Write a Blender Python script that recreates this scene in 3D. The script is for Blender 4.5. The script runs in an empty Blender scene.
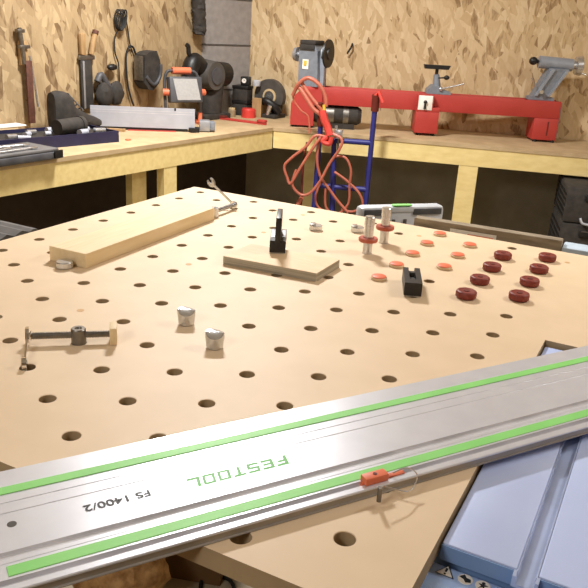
import bpy, bmesh, math, random
from mathutils import Vector, Matrix
random.seed(7)
S = bpy.context.scene
C = S.collection
PI = math.pi
# ------------------------------------------------------------------ camera
cam = bpy.data.objects.new('camera', bpy.data.cameras.new('camera'))
C.objects.link(cam)
cam.data.sensor_width = 36.0
cam.data.sensor_fit = 'HORIZONTAL'
cam.data.lens = 744.8037 / 588.0 * 36.0
cam.data.clip_start = 0.02
RX, RD, RF = (0.88488076, 0.46240064, 0.05631772), (0.20665918, -0.2813447, -0.93708972), (-0.4174662, 0.84085124, -0.34451585)
cam.matrix_world = Matrix(((RX[0], -RD[0], -RF[0], 1.11384551), (RX[1], -RD[1], -RF[1], -1.64145156),
                           (RX[2], -RD[2], -RF[2], 1.34679166), (0, 0, 0, 1)))
S.camera = cam
# ------------------------------------------------------------------ light
w = bpy.data.worlds.new('world'); S.world = w; w.use_nodes = True
w.node_tree.nodes['Background'].inputs[0].default_value = (1.0, 0.93, 0.85, 1)
w.node_tree.nodes['Background'].inputs[1].default_value = 0.08


def area(name, loc, aim, sx, sy, watts, col):
    l = bpy.data.lights.new(name, 'AREA'); l.shape = 'RECTANGLE'; l.size = sx; l.size_y = sy
    l.energy = watts; l.color = col
    o = bpy.data.objects.new(name, l); C.objects.link(o); o.location = loc
    o.rotation_euler = (Vector(aim) - Vector(loc)).to_track_quat('-Z', 'Y').to_euler()
    return o


WARM = (1.0, 0.985, 0.96)
area('lamp_over_bench', (-0.50, 0.86, 2.36), (-0.38, 0.70, 0), 0.34, 0.20, 44, WARM)
area('lamp_right_side', (1.90, 0.55, 2.36), (1.70, 0.75, 0), 0.35, 0.35, 14, WARM)
area('lamp_behind', (0.35, -2.75, 2.25), (0.2, 0.6, 0.3), 0.5, 0.4, 10, WARM)
S.view_settings.view_transform = 'Standard'
S.view_settings.look = 'None'
S.view_settings.gamma = 1.0
S.view_settings.use_curve_mapping = False
S.view_settings.exposure = 0.70

# ------------------------------------------------------------------ helpers


def lin(c):
    return tuple(((v / 255) / 12.92 if v / 255 <= 0.04045 else ((v / 255 + 0.055) / 1.055) ** 2.4) for v in c) + (1,)


def mat(name, rgb, rough=0.5, metal=0.0, rgb2=None, scale=20, stretch=(1, 1, 1), bump=0.0, coat=0.0, lo=0.35, hi=0.65):
    m = bpy.data.materials.new(name); m.use_nodes = True
    nt = m.node_tree; b = nt.nodes['Principled BSDF']
    b.inputs['Roughness'].default_value = rough; b.inputs['Metallic'].default_value = metal
    if coat:
        b.inputs['Coat Weight'].default_value = coat; b.inputs['Coat Roughness'].default_value = 0.15
    tc = nt.nodes.new('ShaderNodeTexCoord'); mp = nt.nodes.new('ShaderNodeMapping')
    mp.inputs['Scale'].default_value = stretch
    n = nt.nodes.new('ShaderNodeTexNoise'); n.inputs['Scale'].default_value = scale; n.inputs['Detail'].default_value = 5
    nt.links.new(tc.outputs['Object'], mp.inputs[0]); nt.links.new(mp.outputs[0], n.inputs['Vector'])
    r = nt.nodes.new('ShaderNodeValToRGB')
    r.color_ramp.elements[0].position = lo; r.color_ramp.elements[1].position = hi
    if rgb2 is None:
        rgb2 = tuple(min(255, v * 1.07 + 2) for v in rgb)
    r.color_ramp.elements[0].color = lin(rgb); r.color_ramp.elements[1].color = lin(rgb2)
    nt.links.new(n.outputs[0], r.inputs[0]); nt.links.new(r.outputs[0], b.inputs['Base Color'])
    if bump:
        bp = nt.nodes.new('ShaderNodeBump'); bp.inputs['Strength'].default_value = bump; bp.inputs['Distance'].default_value = 0.003
        nt.links.new(n.outputs[0], bp.inputs['Height']); nt.links.new(bp.outputs[0], b.inputs['Normal'])
    return m


def osb_mat(name, dark, mid, light):
    """flakeboard: three layers of long random flakes"""
    m = bpy.data.materials.new(name); m.use_nodes = True
    nt = m.node_tree; N = nt.nodes; L = nt.links; b = N['Principled BSDF']
    b.inputs['Roughness'].default_value = 0.7
    tc = N.new('ShaderNodeTexCoord')
    wob = N.new('ShaderNodeTexNoise'); wob.inputs['Scale'].default_value = 9; wob.inputs['Detail'].default_value = 2
    L.new(tc.outputs['Object'], wob.inputs['Vector'])
    prev = None
    val = None
    for i, (ang, sx, sz, seed) in enumerate(((0.18, 26, 8, 1.3), (-0.42, 34, 10, 5.7), (0.95, 30, 10, 9.1), (-0.12, 40, 9, 3.3), (0.45, 38, 12, 7.7))):
        mx = N.new('ShaderNodeMix'); mx.data_type = 'VECTOR'; mx.inputs[0].default_value = 0.04
        L.new(tc.outputs['Object'], mx.inputs[4]); L.new(wob.outputs['Color'], mx.inputs[5])
        mr = N.new('ShaderNodeMapping'); mr.inputs['Rotation'].default_value = (0, ang, 0); mr.inputs['Location'].default_value = (seed, 0, seed * 2)
        ms = N.new('ShaderNodeMapping'); ms.inputs['Scale'].default_value = (sx, 0.01, sz)
        L.new(mx.outputs[1], mr.inputs[0]); L.new(mr.outputs[0], ms.inputs[0])
        v = N.new('ShaderNodeTexVoronoi'); v.inputs['Scale'].default_value = 1; v.inputs['Randomness'].default_value = 1
        L.new(ms.outputs[0], v.inputs['Vector'])
        sp = N.new('ShaderNodeSeparateColor'); L.new(v.outputs['Color'], sp.inputs[0])
        if val is None:
            val = sp.outputs[0]
        else:
            gt = N.new('ShaderNodeMath'); gt.operation = 'GREATER_THAN'; gt.inputs[1].default_value = 0.6
            L.new(sp.outputs[1], gt.inputs[0])
            mm = N.new('ShaderNodeMix'); mm.data_type = 'FLOAT'
            L.new(gt.outputs[0], mm.inputs[0]); L.new(val, mm.inputs[2]); L.new(sp.outputs[0], mm.inputs[3])
            val = mm.outputs[0]
    fine = N.new('ShaderNodeTexNoise'); fine.inputs['Scale'].default_value = 60; fine.inputs['Detail'].default_value = 3
    mpf = N.new('ShaderNodeMapping'); mpf.inputs['Scale'].default_value = (1.6, 1, 0.35)
    L.new(tc.outputs['Object'], mpf.inputs[0]); L.new(mpf.outputs[0], fine.inputs['Vector'])
    mf = N.new('ShaderNodeMix'); mf.data_type = 'FLOAT'; mf.inputs[0].default_value = 0.40
    L.new(val, mf.inputs[2]); L.new(fine.outputs[0], mf.inputs[3])
    r = N.new('ShaderNodeValToRGB'); cr = r.color_ramp
    cr.elements[0].position = 0.18; cr.elements[0].color = lin(dark)
    cr.elements[1].position = 0.85; cr.elements[1].color = lin(light)
    e = cr.elements.new(0.30); e.color = lin(mid)
    e = cr.elements.new(0.62); e.color = lin(tuple((a + b_) / 2 for a, b_ in zip(mid, light)))
    L.new(mf.outputs[0], r.inputs[0]); L.new(r.outputs[0], b.inputs['Base Color'])
    bp = N.new('ShaderNodeBump'); bp.inputs['Strength'].default_value = 0.25; bp.inputs['Distance'].default_value = 0.003
    L.new(val, bp.inputs['Height']); L.new(bp.outputs[0], b.inputs['Normal'])
    return m


class MB:
    def __init__(self):
        self.b = bmesh.new()

    def _add(self, verts, faces, T=None):
        vs = [self.b.verts.new(T @ Vector(v) if T else Vector(v)) for v in verts]
        for f in faces:
            try:
                self.b.faces.new([vs[i] for i in f])
            except ValueError:
                pass
        return vs

    def box(self, c, s, rz=0, bev=0.0, T=None, rx=0, ry=0):
        M = Matrix.Translation(c) @ Matrix.Rotation(rz, 4, 'Z') @ Matrix.Rotation(ry, 4, 'Y') @ Matrix.Rotation(rx, 4, 'X')
        if T: M = T @ M
        r = bmesh.ops.create_cube(self.b, size=1.0, matrix=M @ Matrix.Diagonal((s[0], s[1], s[2], 1)))
        if bev:
            ed = list({e for v in r['verts'] for e in v.link_edges})
            bmesh.ops.bevel(self.b, geom=ed, offset=bev, segments=2, affect='EDGES', profile=0.5)
        return self

    def lo_hi(self, a, b, bev=0.0):
        return self.box([(p + q) / 2 for p, q in zip(a, b)], [abs(q - p) for p, q in zip(a, b)], bev=bev)

    def cyl(self, p0, p1, r0, r1=None, n=24, cap=True):
        if r1 is None: r1 = r0
        p0 = Vector(p0); p1 = Vector(p1); q = (p1 - p0).to_track_quat('Z', 'Y').to_matrix().to_4x4()
        bmesh.ops.create_cone(self.b, cap_ends=cap, segments=n, radius1=max(r0, 1e-5), radius2=max(r1, 1e-5), depth=(p1 - p0).length,
                              matrix=Matrix.Translation((p0 + p1) / 2) @ q)
        return self

    def lathe(self, prof, n=28, T=None):
        vs = []
        for (r, z) in prof:
            for i in range(n):
                a = 2 * PI * i / n
                vs.append((r * math.cos(a), r * math.sin(a), z))
        fs = []
        for k in range(len(prof) - 1):
            for i in range(n):
                j = (i + 1) % n
                fs.append((k * n + i, k * n + j, (k + 1) * n + j, (k + 1) * n + i))
        fs.append(tuple(range(n - 1, -1, -1))); fs.append(tuple((len(prof) - 1) * n + i for i in range(n)))
        self._add(vs, fs, T); return self

    def prism(self, poly, d0, d1, T=None):
        """poly in local x,z ; extruded along local y from d0 to d1"""
        n = len(poly)
        vs = [(x, d0, z) for x, z in poly] + [(x, d1, z) for x, z in poly]
        fs = [tuple(range(n)), tuple(range(2 * n - 1, n - 1, -1))]
        for i in range(n):
            j = (i + 1) % n
            fs.append((i, i + n, j + n, j))
        self._add(vs, fs, T); return self

    def slab(self, poly, z0, z1, T=None):
        n = len(poly)
        vs = [(x, y, z0) for x, y in poly] + [(x, y, z1) for x, y in poly]
        fs = [tuple(range(n - 1, -1, -1)), tuple(range(n, 2 * n))]
        for i in range(n):
            j = (i + 1) % n
            fs.append((i, j, j + n, i + n))
        self._add(vs, fs, T); return self

    def tube(self, pts, r, n=8, closed=False, sub=6):
        P = [Vector(p) for p in pts]
        if sub > 1 and len(P) > 2:
            Q = []
            m = len(P)
            for i in range(m if closed else m - 1):
                g = lambda k: P[k % m] if closed else P[min(max(k, 0), m - 1)]
                a, b, c, d = g(i - 1), g(i), g(i + 1), g(i + 2)
                for t in range(sub):
                    u = t / sub
                    Q.append(0.5 * ((2 * b) + (c - a) * u + (2 * a - 5 * b + 4 * c - d) * u * u + (3 * b - a - 3 * c + d) * u ** 3))
            if not closed: Q.append(P[-1])
            P = Q
        m = len(P); rings = []
        up = Vector((0.13, 0.21, 0.97))
        for i in range(m):
            t = (P[(i + 1) % m] - P[i - 1]) if closed else (P[min(i + 1, m - 1)] - P[max(i - 1, 0)])
            if t.length < 1e-9: t = Vector((0, 0, 1))
            t.normalize()
            x = up - t * up.dot(t)
            if x.length < 1e-4: x = t.orthogonal()
            x.normalize(); y = t.cross(x); up = x
            rr = r[i] if isinstance(r, (list, tuple)) else r
            rings.append([self.b.verts.new(P[i] + (x * math.cos(2 * PI * k / n) + y * math.sin(2 * PI * k / n)) * rr) for k in range(n)])
        for i in range(m if closed else m - 1):
            A, B = rings[i], rings[(i + 1) % m]
            for k in range(n):
                try: self.b.faces.new((A[k], A[(k + 1) % n], B[(k + 1) % n], B[k]))
                except ValueError: pass
        if not closed:
            self.b.faces.new(rings[0][::-1]); self.b.faces.new(rings[-1])
        return self

    def ball(self, c, r, sc=(1, 1, 1), n=16):
        bmesh.ops.create_uvsphere(self.b, u_segments=n, v_segments=n // 2 + 2, radius=r,
                                  matrix=Matrix.Translation(c) @ Matrix.Diagonal((sc[0], sc[1], sc[2], 1)))
        return self

    def build(self, name, m, parent=None, loc=None, rz=0, smooth=True, rough=0.0):
        if rough:
            for v in self.b.verts:
                v.co += Vector((random.uniform(-1, 1), random.uniform(-1, 1), random.uniform(-1, 1))) * rough
        bmesh.ops.recalc_face_normals(self.b, faces=self.b.faces[:])
        me = bpy.data.meshes.new(name); self.b.to_mesh(me); self.b.free()
        for p in me.polygons: p.use_smooth = smooth
        if smooth:
            me.set_sharp_from_angle(angle=math.radians(38))
        if isinstance(m, (list, tuple)):
            for q in m: me.materials.append(q)
        else:
            me.materials.append(m)
        o = bpy.data.objects.new(name, me); C.objects.link(o)
        if loc is not None: o.location = loc
        o.rotation_euler[2] = rz
        if parent: o.parent = parent
        return o


def tag(o, label, cat, group=None, kind=None):
    o['label'] = label; o['category'] = cat
    if group: o['group'] = group
    if kind: o['kind'] = kind
    return o


def thing(name, label, cat, loc, rz=0, group=None):
    o = bpy.data.objects.new(name, None); C.objects.link(o); o.empty_display_size = 0.05
    o.location = loc; o.rotation_euler[2] = rz
    return tag(o, label, cat, group)


def struct(o):
    o['kind'] = 'structure'; return o


def dup(root, loc, rz, label):
    r = root.copy(); C.objects.link(r); r.location = loc; r.rotation_euler[2] = rz; r['label'] = label
    for ch in list(root.children):
        c = ch.copy(); C.objects.link(c); c.parent = r
        for g in list(ch.children):
            d = g.copy(); C.objects.link(d); d.parent = c
    return r


# ------------------------------------------------------------------ materials
M = {}
M['mdf'] = mat('mdf', (222, 197, 163), 0.55, rgb2=(228, 203, 170), scale=14)
M['mdf_edge'] = mat('mdf_edge', (160, 138, 106), 0.85)
M['plug'] = mat('plug', (196, 158, 112), 0.7)
M['pine'] = mat('pine', (226, 202, 158), 0.6, rgb2=(234, 212, 172), scale=9, stretch=(12, 1.2, 12))
M['birch'] = mat('birch', (228, 198, 158), 0.6, rgb2=(234, 206, 168), scale=9, stretch=(2, 9, 9))
M['ply_edge'] = mat('ply_edge', (150, 140, 122), 0.85, rgb2=(190, 180, 160), scale=10, stretch=(0.6, 0.6, 38))
M['stud'] = mat('stud', (226, 202, 136), 0.65, rgb2=(236, 214, 150), scale=7, stretch=(1.2, 6, 6))
M['benchply'] = mat('benchply', (178, 153, 116), 0.7, rgb2=(194, 170, 132), scale=12)
M['alu'] = mat('alu', (222, 225, 234), 0.33, 0.38, rgb2=(228, 231, 240), scale=30)
M['alu_dull'] = mat('alu_dull', (168, 170, 176), 0.5, 0.7)
M['steel'] = mat('steel', (200, 202, 204), 0.27, 0.85, rgb2=(216, 217, 219), scale=60)
M['steel_dark'] = mat('steel_dark', (122, 118, 112), 0.35, 0.85, rgb2=(142, 138, 132), scale=80)
M['chrome'] = mat('chrome', (225, 225, 228), 0.1, 1.0)
M['green'] = mat('green', (138, 218, 118), 0.5, rgb2=(146, 226, 126))
M['black_ink'] = mat('black_ink', (28, 30, 30), 0.5)
M['green_ink'] = mat('green_ink', (96, 176, 84), 0.5)
M['groove'] = mat('groove', (196, 195, 200), 0.6, 0.1)
M['black'] = mat('black', (20, 19, 19), 0.45, rgb2=(28, 26, 26), scale=50)
M['black_matte'] = mat('black_matte', (44, 40, 37), 0.8, rgb2=(60, 55, 50), scale=30)
M['rubber'] = mat('rubber', (24, 22, 20), 0.7)
M['orange'] = mat('orange', (226, 112, 76), 0.5, rgb2=(232, 122, 86))
M['orange_cord'] = mat('orange_cord', (172, 92, 72), 0.5, rgb2=(188, 106, 84))
M['white'] = mat('white', (236, 232, 224), 0.6)
M['cap_rim'] = mat('cap_rim', (206, 178, 140), 0.5)
M['maroon'] = mat('maroon', (118, 42, 32), 0.5, rgb2=(134, 52, 40), scale=60)
M['redbrown'] = mat('redbrown', (178, 88, 66), 0.45)
M['red'] = mat('red', (178, 58, 52), 0.5, rgb2=(186, 64, 58), scale=8)
M['red_grip'] = mat('red_grip', (196, 62, 52), 0.55)
M['red_dark'] = mat('red_dark', (96, 30, 20), 0.6)
M['cast_grey'] = mat('cast_grey', (120, 126, 136), 0.5, 0.1, rgb2=(132, 138, 148), scale=40)
M['cast_light'] = mat('cast_light', (140, 146, 156), 0.5, 0.1)
M['navy'] = mat('navy', (38, 40, 112), 0.5, rgb2=(44, 46, 122))
M['navy_dark'] = mat('navy_dark', (28, 28, 58), 0.5, rgb2=(34, 34, 70))
M['saw_top'] = mat('saw_top', (190, 205, 246), 0.5, 0.05, rgb2=(196, 211, 250), scale=12)
M['saw_blue'] = mat('saw_blue', (116, 146, 190), 0.45, rgb2=(124, 154, 198), scale=12)
M['saw_ledge'] = mat('saw_ledge', (166, 194, 246), 0.42)
M['saw_slot'] = mat('saw_slot', (170, 184, 216), 0.4, 0.2)
M['concrete'] = mat('concrete', (150, 138, 116), 0.85, rgb2=(176, 164, 142), scale=6, bump=0.2)
M['block'] = mat('block', (142, 136, 132), 0.9, rgb2=(156, 150, 146), scale=24, bump=0.2)
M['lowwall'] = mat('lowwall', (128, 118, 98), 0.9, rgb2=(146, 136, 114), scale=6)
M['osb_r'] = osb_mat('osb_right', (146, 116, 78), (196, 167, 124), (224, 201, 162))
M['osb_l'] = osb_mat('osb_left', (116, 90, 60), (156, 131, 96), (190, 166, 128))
M['ceil'] = mat('ceil', (206, 198, 184), 0.9)
M['sack'] = mat('sack', (150, 110, 66), 0.85, rgb2=(212, 172, 120), scale=34, bump=1.0)
M['card'] = mat('card', (104, 76, 44), 0.9)
M['timber_grey'] = mat('timber_grey', (128, 114, 94), 0.85, rgb2=(158, 144, 122), scale=8, stretch=(2, 10, 10))
M['case_grey'] = mat('case_grey', (188, 192, 198), 0.5, rgb2=(200, 204, 210))
M['case_dark'] = mat('case_dark', (66, 66, 70), 0.5, rgb2=(84, 84, 88))
M['bin_grey'] = mat('bin_grey', (96, 94, 94), 0.6, rgb2=(108, 106, 106))
M['tan_wood'] = mat('tan_wood', (160, 128, 86), 0.6, rgb2=(180, 146, 102), scale=10, stretch=(6, 6, 1.5))
M['rust'] = mat('rust', (84, 50, 38), 0.7, rgb2=(102, 62, 48), scale=60)
M['cream'] = mat('cream', (206, 182, 140), 0.6)
M['guard_grey'] = mat('guard_grey', (74, 70, 66), 0.55, rgb2=(88, 84, 80))
M['screen'] = mat('screen', (168, 166, 164), 0.35, rgb2=(178, 176, 174), scale=90)
M['tin_red'] = mat('tin_red', (206, 60, 52), 0.5)
M['glass_tan'] = mat('glass_tan', (150, 132, 104), 0.25)
M['pale_blue'] = mat('pale_blue', (176, 192, 206), 0.6)
M['yellow'] = mat('yellow', (214, 176, 60), 0.5)
M['alu_white'] = mat('alu_white', (178, 181, 192), 0.45, 0.15, rgb2=(186, 189, 200), scale=20)
M['rail_side_shade'] = mat('rail_side_shade', (168, 163, 158), 0.55, 0.3)  # near side of the rail, its shade mixed into the aluminium colour
M['underbench_shade'] = mat('underbench_shade', (58, 46, 34), 0.9)  # shade below the left bench and corner, put into the wall colour

# ------------------------------------------------------------------ frames of the two bench runs and the lathe
A0 = Vector((-0.84, 1.9257, 0.8))
aR, aL, aT = math.radians(15.22), math.radians(-96.25), math.radians(25.38)
dR = Vector((math.cos(aR), math.sin(aR), 0)); nR = Vector((-dR.y, dR.x, 0))
dL = Vector((math.cos(aL), math.sin(aL), 0)); nL = Vector((dL.y, -dL.x, 0))


def PR(s, w, z=0.8): return Vector((A0.x + dR.x * s + nR.x * w, A0.y + dR.y * s + nR.y * w, z))
def PL(s, w, z=0.8): return Vector((A0.x + dL.x * s + nL.x * w, A0.y + dL.y * s + nL.y * w, z))


# local x along the bench, local y into the wall: rotation for right = aR ; for left the run is
# read from the near end to the corner, so local x = -dL and local y = nL
rotR = aR
rotL = aL + PI          # x axis = -dL (towards the corner), y axis = nL

WD = 0.56
P1 = PL(-0.059, WD); P2 = PR(-0.299, WD)

# ------------------------------------------------------------------ the room


def wall_panel(name, m, p, q, z0, z1, th=0.05):
    p = Vector((p.x, p.y, 0)); q = Vector((q.x, q.y, 0)); L = (q - p).length
    a = math.atan2((q - p).y, (q - p).x)
    b = MB(); b.lo_hi((0, 0, z0), (L, th, z1))
    return struct(b.build(name, m, loc=p, rz=a, smooth=False))


ZC = 2.45
Lfar = PL(3.4, WD); Rfar = PR(3.2, WD)
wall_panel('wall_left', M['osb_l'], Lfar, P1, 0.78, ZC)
wall_panel('wall_left_base', M['underbench_shade'], Lfar, P1, 0.0, 0.78)
wall_panel('wall_corner', M['block'], P1, P2, 0.78, ZC, 0.08)
wall_panel('wall_corner_base', M['underbench_shade'], P1, P2, 0.0, 0.78, 0.08)
wall_panel('wall_right', M['osb_r'], P2, Rfar, 0.78, ZC)
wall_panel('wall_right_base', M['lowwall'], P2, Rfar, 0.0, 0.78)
nearR = Vector((Rfar.x + 0.9, -3.2, 0)); nearL = Vector((Lfar.x - 0.2, -3.2, 0))
wall_panel('wall_side', M['osb_r'], Rfar, nearR, 0.0, ZC)
wall_panel('wall_front', M['osb_r'], nearR, nearL, 0.0, ZC)
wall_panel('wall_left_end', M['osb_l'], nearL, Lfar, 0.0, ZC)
b = MB(); b.lo_hi((-2.4, -3.5, -0.05), (4.2, 4.2, 0)); struct(b.build('floor', M['concrete'], smooth=False))
b = MB(); b.lo_hi((-2.4, -3.5, ZC), (4.2, 4.2, ZC + 0.05)); struct(b.build('ceiling', M['ceil'], smooth=False))
# mortar joints of the block corner
dirC = (P2 - P1).normalized(); nC = Vector((dirC.y, -dirC.x, 0))
for z in (0.94, 1.19, 1.44):
    b = MB(); b.lo_hi((0.0, -0.004, z - 0.004), ((P2 - P1).length, 0.0, z + 0.004))
    struct(b.build('trim_1', M['guard_grey'], loc=(P1.x, P1.y, 0), rz=math.atan2(dirC.y, dirC.x), smooth=False))

# ------------------------------------------------------------------ fixed benches along the walls
mid = (P1 + P2) / 2
wb = thing('workbench', 'yellow timber bench along the left wall, holding the boot and blue tool tray', 'workbench', (A0.x, A0.y, 0), 0)
T0 = Vector((A0.x, A0.y, 0))
E0 = PL(3.3, 0); E1 = PL(3.3, WD - 0.004)
p1 = PL(-0.05, WD - 0.004)
m1 = mid - nC * -0.006
poly = [A0 - T0, mid + nC * 0.006 - T0, P1 + nC * 0.006 - T0 + dL * 0.002, p1 - T0, E1 - T0, E0 - T0]
b = MB(); b.slab([(v.x, v.y) for v in poly], 0.782, 0.8); b.build('worktop', M['benchply'], wb, smooth=False)


def bench_front(root, P, s0, s1, z0, z1, w0, w1, name):
    q = [P(s0, w0), P(s1, w0), P(s1, w1), P(s0, w1)]
    b = MB(); b.slab([((v - T0).x, (v - T0).y) for v in q], z0, z1)
    return b.build(name, M['stud'], root, smooth=False)


bench_front(wb, PL, 0.0, 3.3, 0.686, 0.7815, 0.004, 0.044, 'fascia')
for s, ww in ((0.80, 0.085), (2.3, 0.09)):
    bench_front(wb, PL, s - ww / 2, s + ww / 2, 0.0, 0.6855, 0.006, 0.05, 'leg')
bench_front(wb, PL, 0.86, 0.95, 0.0, 0.6855, 0.10, 0.14, 'leg')
wr = thing('workbench', 'yellow timber bench along the right wall, carrying the red lathe', 'workbench', (A0.x, A0.y, 0), 0)
F0 = PR(2.9, 0); F1 = PR(2.9, WD - 0.004)
poly = [A0 - T0, F0 - T0, F1 - T0, P2 + nC * 0.006 + dR * 0.004 - T0, mid + nC * 0.006 - T0]
b = MB(); b.slab([(v.x, v.y) for v in poly], 0.782, 0.8); b.build('worktop', M['benchply'], wr, smooth=False)
bench_front(wr, PR, 0.001, 2.9, 0.691, 0.7815, 0.004, 0.044, 'fascia')
for s, ww, w0 in ((0.155, 0.075, 0.33), (1.045, 0.098, 0.006), (2.6, 0.09, 0.006)):
    bench_front(wr, PR, s - ww / 2, s + ww / 2, 0.0, 0.6905, w0, w0 + 0.044, 'leg')

# ------------------------------------------------------------------ the perforated table
tb = thing('assembly_table', 'large tan table top drilled all over with round dog holes', 'table', (0.45, -0.55, 0))
OX, OY = 0.45, -0.55
HX, HY, HR = 0.0831385, 0.096, 0.0104
ZT, TH = 0.9, 0.022
XL, XR, XN, YF, YN, YC = -0.05, 1.14, 0.990, 0.046, -1.181, -0.500
bm = MB()


def quad_slab(x0, x1, y0, y1):
    """a plain patch of the top and underside"""
    for z, fl in ((ZT, False), (ZT - TH, True)):
        v = [(x0 - OX, y0 - OY, z), (x1 - OX, y0 - OY, z), (x1 - OX, y1 - OY, z), (x0 - OX, y1 - OY, z)]
        bm._add(v[::-1] if fl else v, [(0, 1, 2, 3)])


def hole_cell(cx, cy, hx, hy):
    angs = [2 * PI * i / 28 for i in range(28)]
    ca = math.atan2(hy, hx)
    angs = sorted(set([round(a, 5) for a in angs + [ca, PI - ca, PI + ca, 2 * PI - ca]]))
    n = len(angs)
    vs = []
    for z in (ZT, ZT - TH):
        for rr in (HR + 0.0006 if z == ZT else HR,):
            for a in angs: vs.append((cx + rr * math.cos(a) - OX, cy + rr * math.sin(a) - OY, z))
        for a in angs:
            k = min(hx / max(abs(math.cos(a)), 1e-9), hy / max(abs(math.sin(a)), 1e-9))
            vs.append((cx + k * math.cos(a) - OX, cy + k * math.sin(a) - OY, z))
    for a in angs: vs.append((cx + HR * math.cos(a) - OX, cy + HR * math.sin(a) - OY, ZT - 0.0008))
    fs = []
    for i in range(n):
        j = (i + 1) % n
        fs.append((i, n + i, n + j, j))                                   # top
        fs.append((2 * n + j, 3 * n + j, 3 * n + i, 2 * n + i))           # bottom
        fs.append((i, j, 4 * n + j, 4 * n + i))                           # eased rim
    bores = [(4 * n + i, 4 * n + (i + 1) % n, 2 * n + (i + 1) % n, 2 * n + i) for i in range(n)]
    k0 = len(bm.b.faces)
    bm._add(vs, fs + bores)
    bm.b.faces.ensure_lookup_table()
    for f in bm.b.faces[k0 + len(fs):]: f.material_index = 1


xs0 = -HX / 2
quad_slab(XL, xs0, YN, YF)
for k in range(12):
    cx = k * HX; x0, x1 = cx - HX / 2, cx + HX / 2
    off = (k % 2) / 2
    js = [j for j in range(0, 13) if -(j + off) * HY - HY / 2 > YN - 0.03 and -(j + off) * HY - HR > YN + 0.004]
    ytop = YF
    for j in js:
        cy = -(j + off) * HY
        hy_hi = min(cy + HY / 2, YF); hy_lo = max(cy - HY / 2, YN)
        h = min(hy_hi - cy, cy - hy_lo)
        if ytop > cy + h + 1e-6: quad_slab(x0, x1, cy + h, ytop)
        hole_cell(cx, cy, HX / 2, h)
        ytop = cy - h
    if ytop > YN + 1e-6: quad_slab(x0, x1, YN, ytop)
xe = 11 * HX + HX / 2
quad_slab(xe, XN, YN, YC); quad_slab(xe, XN, YC, YF); quad_slab(XN, XR, YC, YF)
ring = [(XL, YN), (XN, YN), (XN, YC), (XR, YC), (XR, YF), (XL, YF)]
n0 = len(bm.b.faces)
for i in range(6):
    (xa, ya), (xb, yb) = ring[i], ring[(i + 1) % 6]
    f = bm._add([(xa - OX, ya - OY, ZT - TH), (xb - OX, yb - OY, ZT - TH), (xb - OX, yb - OY, ZT), (xa - OX, ya - OY, ZT)], [(0, 1, 2, 3)])
bm.b.faces.ensure_lookup_table()
for f in bm.b.faces[n0:]: f.material_index = 1
me = bpy.data.meshes.new('tabletop'); bm.b.to_mesh(me); bm.b.free()
me.materials.append(M['mdf']); me.materials.append(M['mdf_edge'])
o = bpy.data.objects.new('tabletop', me); C.objects.link(o); o.parent = tb
for (x, y) in ((0.3327, -0.8188), (0.0806, -0.1342), (0.3329, -0.526), (0.333, -0.2392), (0.3298, -0.0389), (0.6278, -0.0374), (0.9544, -0.035)):
    b = MB(); b.cyl((x - OX, y - OY, ZT - 0.002), (x - OX, y - OY, ZT + 0.0003), 0.0058, n=20)
    b.build('plug', M['plug'], tb)
zu = ZT - TH - 0.0005
for (xa, xb, ya, yb) in ((0.03, 0.07, -1.08, -0.05), (0.86, 0.90, -1.08, -0.05), (0.071, 0.859, -0.09, -0.05), (0.071, 0.859, -1.08, -1.04)):
    b = MB(); b.lo_hi((xa - OX, ya - OY, zu - 0.07), (xb - OX, yb - OY, zu)); b.build('rail_beam', M['stud'], tb, smooth=False)
for (x, y) in ((0.11, -0.13), (0.82, -0.13), (0.11, -1.0), (0.82, -1.0)):
    b = MB(); b.lo_hi((x - 0.035 - OX, y - 0.035 - OY, 0), (x + 0.035 - OX, y + 0.035 - OY, zu)); b.build('leg', M['stud'], tb, smooth=False)

# ------------------------------------------------------------------ table saw let into the near right corner
ts = thing('table_saw', 'pale blue table saw set into the near right corner of the drilled table', 'table saw', (1.30, -0.78, 0))
SX, SY = 1.30, -0.78
ZS = 0.892
b = MB(); b.lo_hi((0.9925 - SX, -1.05 - SY, 0.874), (1.0625 - SX, -0.506 - SY, ZS), bev=0.0015)
b.lo_hi((1.0815 - SX, -1.05 - SY, 0.874), (1.62 - SX, -0.506 - SY, ZS), bev=0.0015)
b.build('saw_table', M['saw_top'], ts)
b = MB(); b.lo_hi((0.9927 - SX, -1.0522 - SY, 0.8742), (1.0605 - SX, -1.0502 - SY, 0.8905)); b.lo_hi((1.0835 - SX, -1.0522 - SY, 0.8742), (1.62 - SX, -1.0502 - SY, 0.8905))
b.build('front_edge', M['saw_blue'], ts, smooth=False)
b = MB()
b.prism([(1.0605 - SX, 0.881), (1.0835 - SX, 0.881), (1.0835 - SX, 0.8926), (1.0805 - SX, 0.8926), (1.0795 - SX, 0.8845), (1.0645 - SX, 0.8845), (1.0635 - SX, 0.8926), (1.0605 - SX, 0.8926)], -1.062 - SY, -1.0525 - SY)
b.prism([(1.0627 - SX, 0.879), (1.0813 - SX, 0.879), (1.0813 - SX, 0.8918), (1.080 - SX, 0.8918), (1.0792 - SX, 0.8845), (1.0647 - SX, 0.8845), (1.0639 - SX, 0.8918), (1.0627 - SX, 0.8918)], -1.0525 - SY, -0.508 - SY)
b.build('mitre_slot', M['saw_slot'], ts, smooth=False)
b = MB(); b.lo_hi((0.976 - SX, -1.13 - SY, 0.78), (1.62 - SX, -1.0525 - SY, 0.8715), bev=0.006); b.build('front_panel', M['saw_ledge'], ts)
b = MB(); b.lo_hi((0.978 - SX, -1.04 - SY, 0.62), (1.6 - SX, -0.52 - SY, 0.8738), bev=0.01); b.build('body', M['saw_blue'], ts)
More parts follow.
